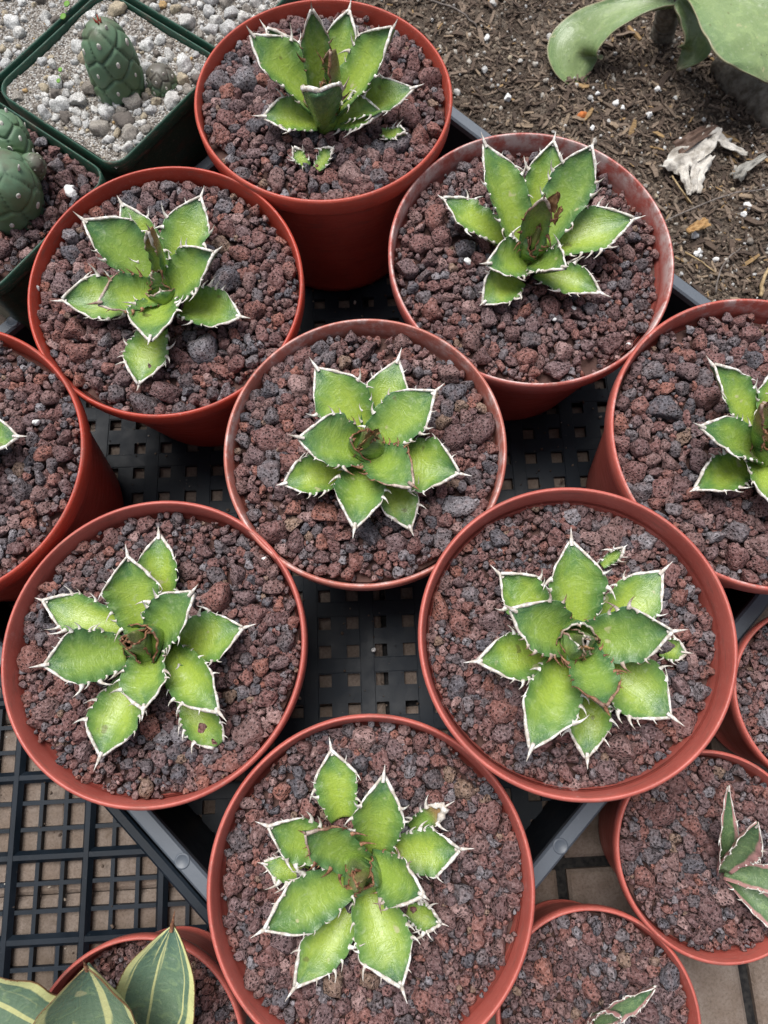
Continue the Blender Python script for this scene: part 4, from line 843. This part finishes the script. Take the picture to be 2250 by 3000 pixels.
        C_[1:-1] = (C_[:-2] + C_[1:-1] * 2 + C_[2:]) / 4; C_ += np.array([[noise.noise(Vector((w * 5, i, k))) * .0012 for k in range(3)] for w in u]); c = C_.mean(0); t_ = MB(); t_.tube(C_, np.linspace(rad, rad * .6, 14), 6); o = t_.build('straw_stalk' if mt == 'straw' else 'twig', M[mt], None, None, c); tag(o, lab, 'straw' if mt == 'straw' else 'twig')
    # paddle plant
    b = at(1440, 45, SZ); e = empty('paddle_plant', tuple(b), 'grey-green succulent with broad paddle leaves in the upper right corner', 'succulent')
    top = at(1442, 5, SZ + .045); top2 = at(1470, -30, SZ + .06)
    pk = dict(mat='paddle', horn=False, spine=0, thick=.006, gut=.10, power=2.6, um=.66, basew=.30, teeth=0)
    def bentleaf(pts, ws, seed, cup=.10):
        P_ = np.array([at(x, y, SZ + h * .001) for x, y, h in pts]); n = len(P_); u = np.linspace(0, 1, 36); t = np.linspace(0, 1, n)
        C_ = np.array([np.interp(u, t, P_[:, k]) for k in range(3)]).T
        for _ in range(10): C_[1:-1] = (C_[:-2] + 2 * C_[1:-1] + C_[2:]) / 4
        w = np.interp(u, np.linspace(0, 1, len(ws)), ws)
        for _ in range(4): w[1:-1] = (w[:-2] + 2 * w[1:-1] + w[2:]) / 4
        T_ = np.gradient(C_, axis=0); nv = 15; G = []; B = []; UV = []
        for i in range(36):
            tt = nrm(T_[i]); s_ = nrm(np.cross(tt, (0, 0, 1))); nn_ = np.cross(s_, tt); dep = C_[i][1] * ST - (C_[i][2] - ZR - CAMH) * CT; hw = w[i] * dep / (FPX / KD) / 2
            if i == 35: hw = .0012
            row = []; bo = []; uvr = []
            for v in np.sin(np.linspace(-1, 1, nv) * math.pi / 2):
                p = C_[i] + s_ * v * hw + nn_ * (cup * hw * v * v + .002 * noise.noise(Vector((u[i] * 3, v * 1.5, seed))) + .0015 * noise.noise(Vector((u[i] * 8, v * 3, seed)))); row.append(p); bo.append(p - nn_ * (.0045 * (1 - abs(v) ** 2.5) * (1 - .6 * u[i]) + .0012)); uvr.append((u[i] * .6, .5 + v * .5))
            G.append(row); B.append(bo[::-1]); UV.append(uvr + uvr[::-1])
        ring = np.concatenate([G, B], 1); mb2 = MB(); mb2.grid(ring - b, UV, close_v=True); m2 = ring.shape[1]; mb2.f += [tuple(range(m2))[::-1], tuple(35 * m2 + j for j in range(m2))]
        return mb2.build('leaf', M['paddle'], e, {'tone': .3, 'seed': seed * .13 % 1, 'brown': .12})
    bentleaf([(1455, -2, 48), (1400, 5, 46), (1330, 30, 38), (1265, 70, 24), (1235, 115, 12), (1248, 165, 3), (1262, 192, -3)], [34, 40, 62, 90, 118, 128, 112, 60, 8], 1)
    bentleaf([(1490, -25, 55), (1560, 5, 62), (1615, 50, 62), (1655, 110, 56), (1668, 180, 46)], [50, 110, 190, 235, 225, 140, 16], 2)
    bentleaf([(1465, -2, 48), (1488, 35, 42), (1505, 75, 32), (1500, 112, 22), (1462, 152, 12)], [36, 50, 66, 84, 80, 46, 6], 3)
    bentleaf([(1480, -25, 60), (1500, -80, 75), (1520, -160, 80)], [60, 120, 170, 160, 30], 4)
    def stem(pts, rads, seed, lab='stem'):
        P_ = np.array([at(x, y, SZ + h * .001) for x, y, h in pts]); u = np.linspace(0, 1, 40); C_ = np.array([np.interp(u, np.linspace(0, 1, len(P_)), P_[:, k]) for k in range(3)]).T; rd = np.interp(u, np.linspace(0, 1, len(rads)), rads) * (1 + .10 * np.abs(np.sin(u * 26)) + .05 * np.sin(u * 61)); t_ = MB(); t_.tube(C_ - b, rd, 16); return t_.build(lab, M['stemgrey'], e)
    M['stemgrey'] = simple('papery_stem', (.10, .085, .065), (.26, .24, .20), 160, .8, .2, .002)
    stem([(1428, 85, -2), (1438, 50, 14), (1445, 15, 36), (1462, -8, 48)], [.0095, .0085, .008, .007], 1)
    stem([(1560, 130, 6), (1610, 175, 8), (1670, 225, 6), (1720, 280, 2)], [.012, .015, .017, .017], 2)

def build_bits():
    wm = tri_mesh('perlite_grain', *stone_shape(3, 821), M['perlite']); r = np.random.default_rng(5)
    for key, x, y, k, lab in [('D', 803, 897, .0036, 'white perlite crumb just behind the heart of the middle agave'), ('D', 768, 842, .0022, 'small white perlite crumb between the two upper leaves of the middle agave'),
            ('B', 1018, 527, .0030, 'white perlite crumb left of the agave in the crusted pot'), ('B', 1010, 566, .0042, 'largest white perlite crumb in the crusted pot, by its lower left leaf'), ('B', 1239, 667, .0028, 'white perlite crumb below the lower right leaf in the crusted pot'),
            ('B', 1358, 745, .0022, 'white perlite crumb near the right rim of the crusted pot'), ('B', 1197, 690, .0018, 'tiny white perlite crumb on the gravel below the crusted-pot agave'), ('C', 79, 623, .0028, 'white perlite crumb at the left rim of the orange-red pot'), ('E', 570, 1209, .0026, 'lone white perlite crumb at the upper right in the pot beside the tray grid'),
            ('H', 78, 912, .0030, 'white perlite crumb above the leaf tip at the left edge')]:
        z = SURF[key](*at(x, y, ZR - .008)[:2]); q = at(x, y, z + .0015); o = link('perlite_grain', wm, None, tuple(q)); o.scale = (k * .8, k * .7, k * .7); o.rotation_euler = tuple(r.uniform(0, 6, 3)); tag(o, lab, 'perlite', 'white perlite crumbs')
    q = at(807, 1404, .0105); o = link('perlite_grain', wm, None, tuple(q)); o.scale = (.0016,) * 3; tag(o, 'tiny white perlite bead on the black tray floor between four pots', 'perlite', 'white perlite crumbs')
    for (x, y, k, lab) in [(152, 412, .0055, 'white and grey pumice lump on the red gravel of the square pot')]:
        q = at(x, y, GZ - .003); o = link('pumice_lump', wm, None, tuple(q)); o.scale = (k * .7, k, k * .6); o.rotation_euler = (.3, .2, .5); tag(o, lab, 'pumice')

build_floor(); spill(); build_pots(); build_agaves(); build_green(); build_soil(); build_bits()
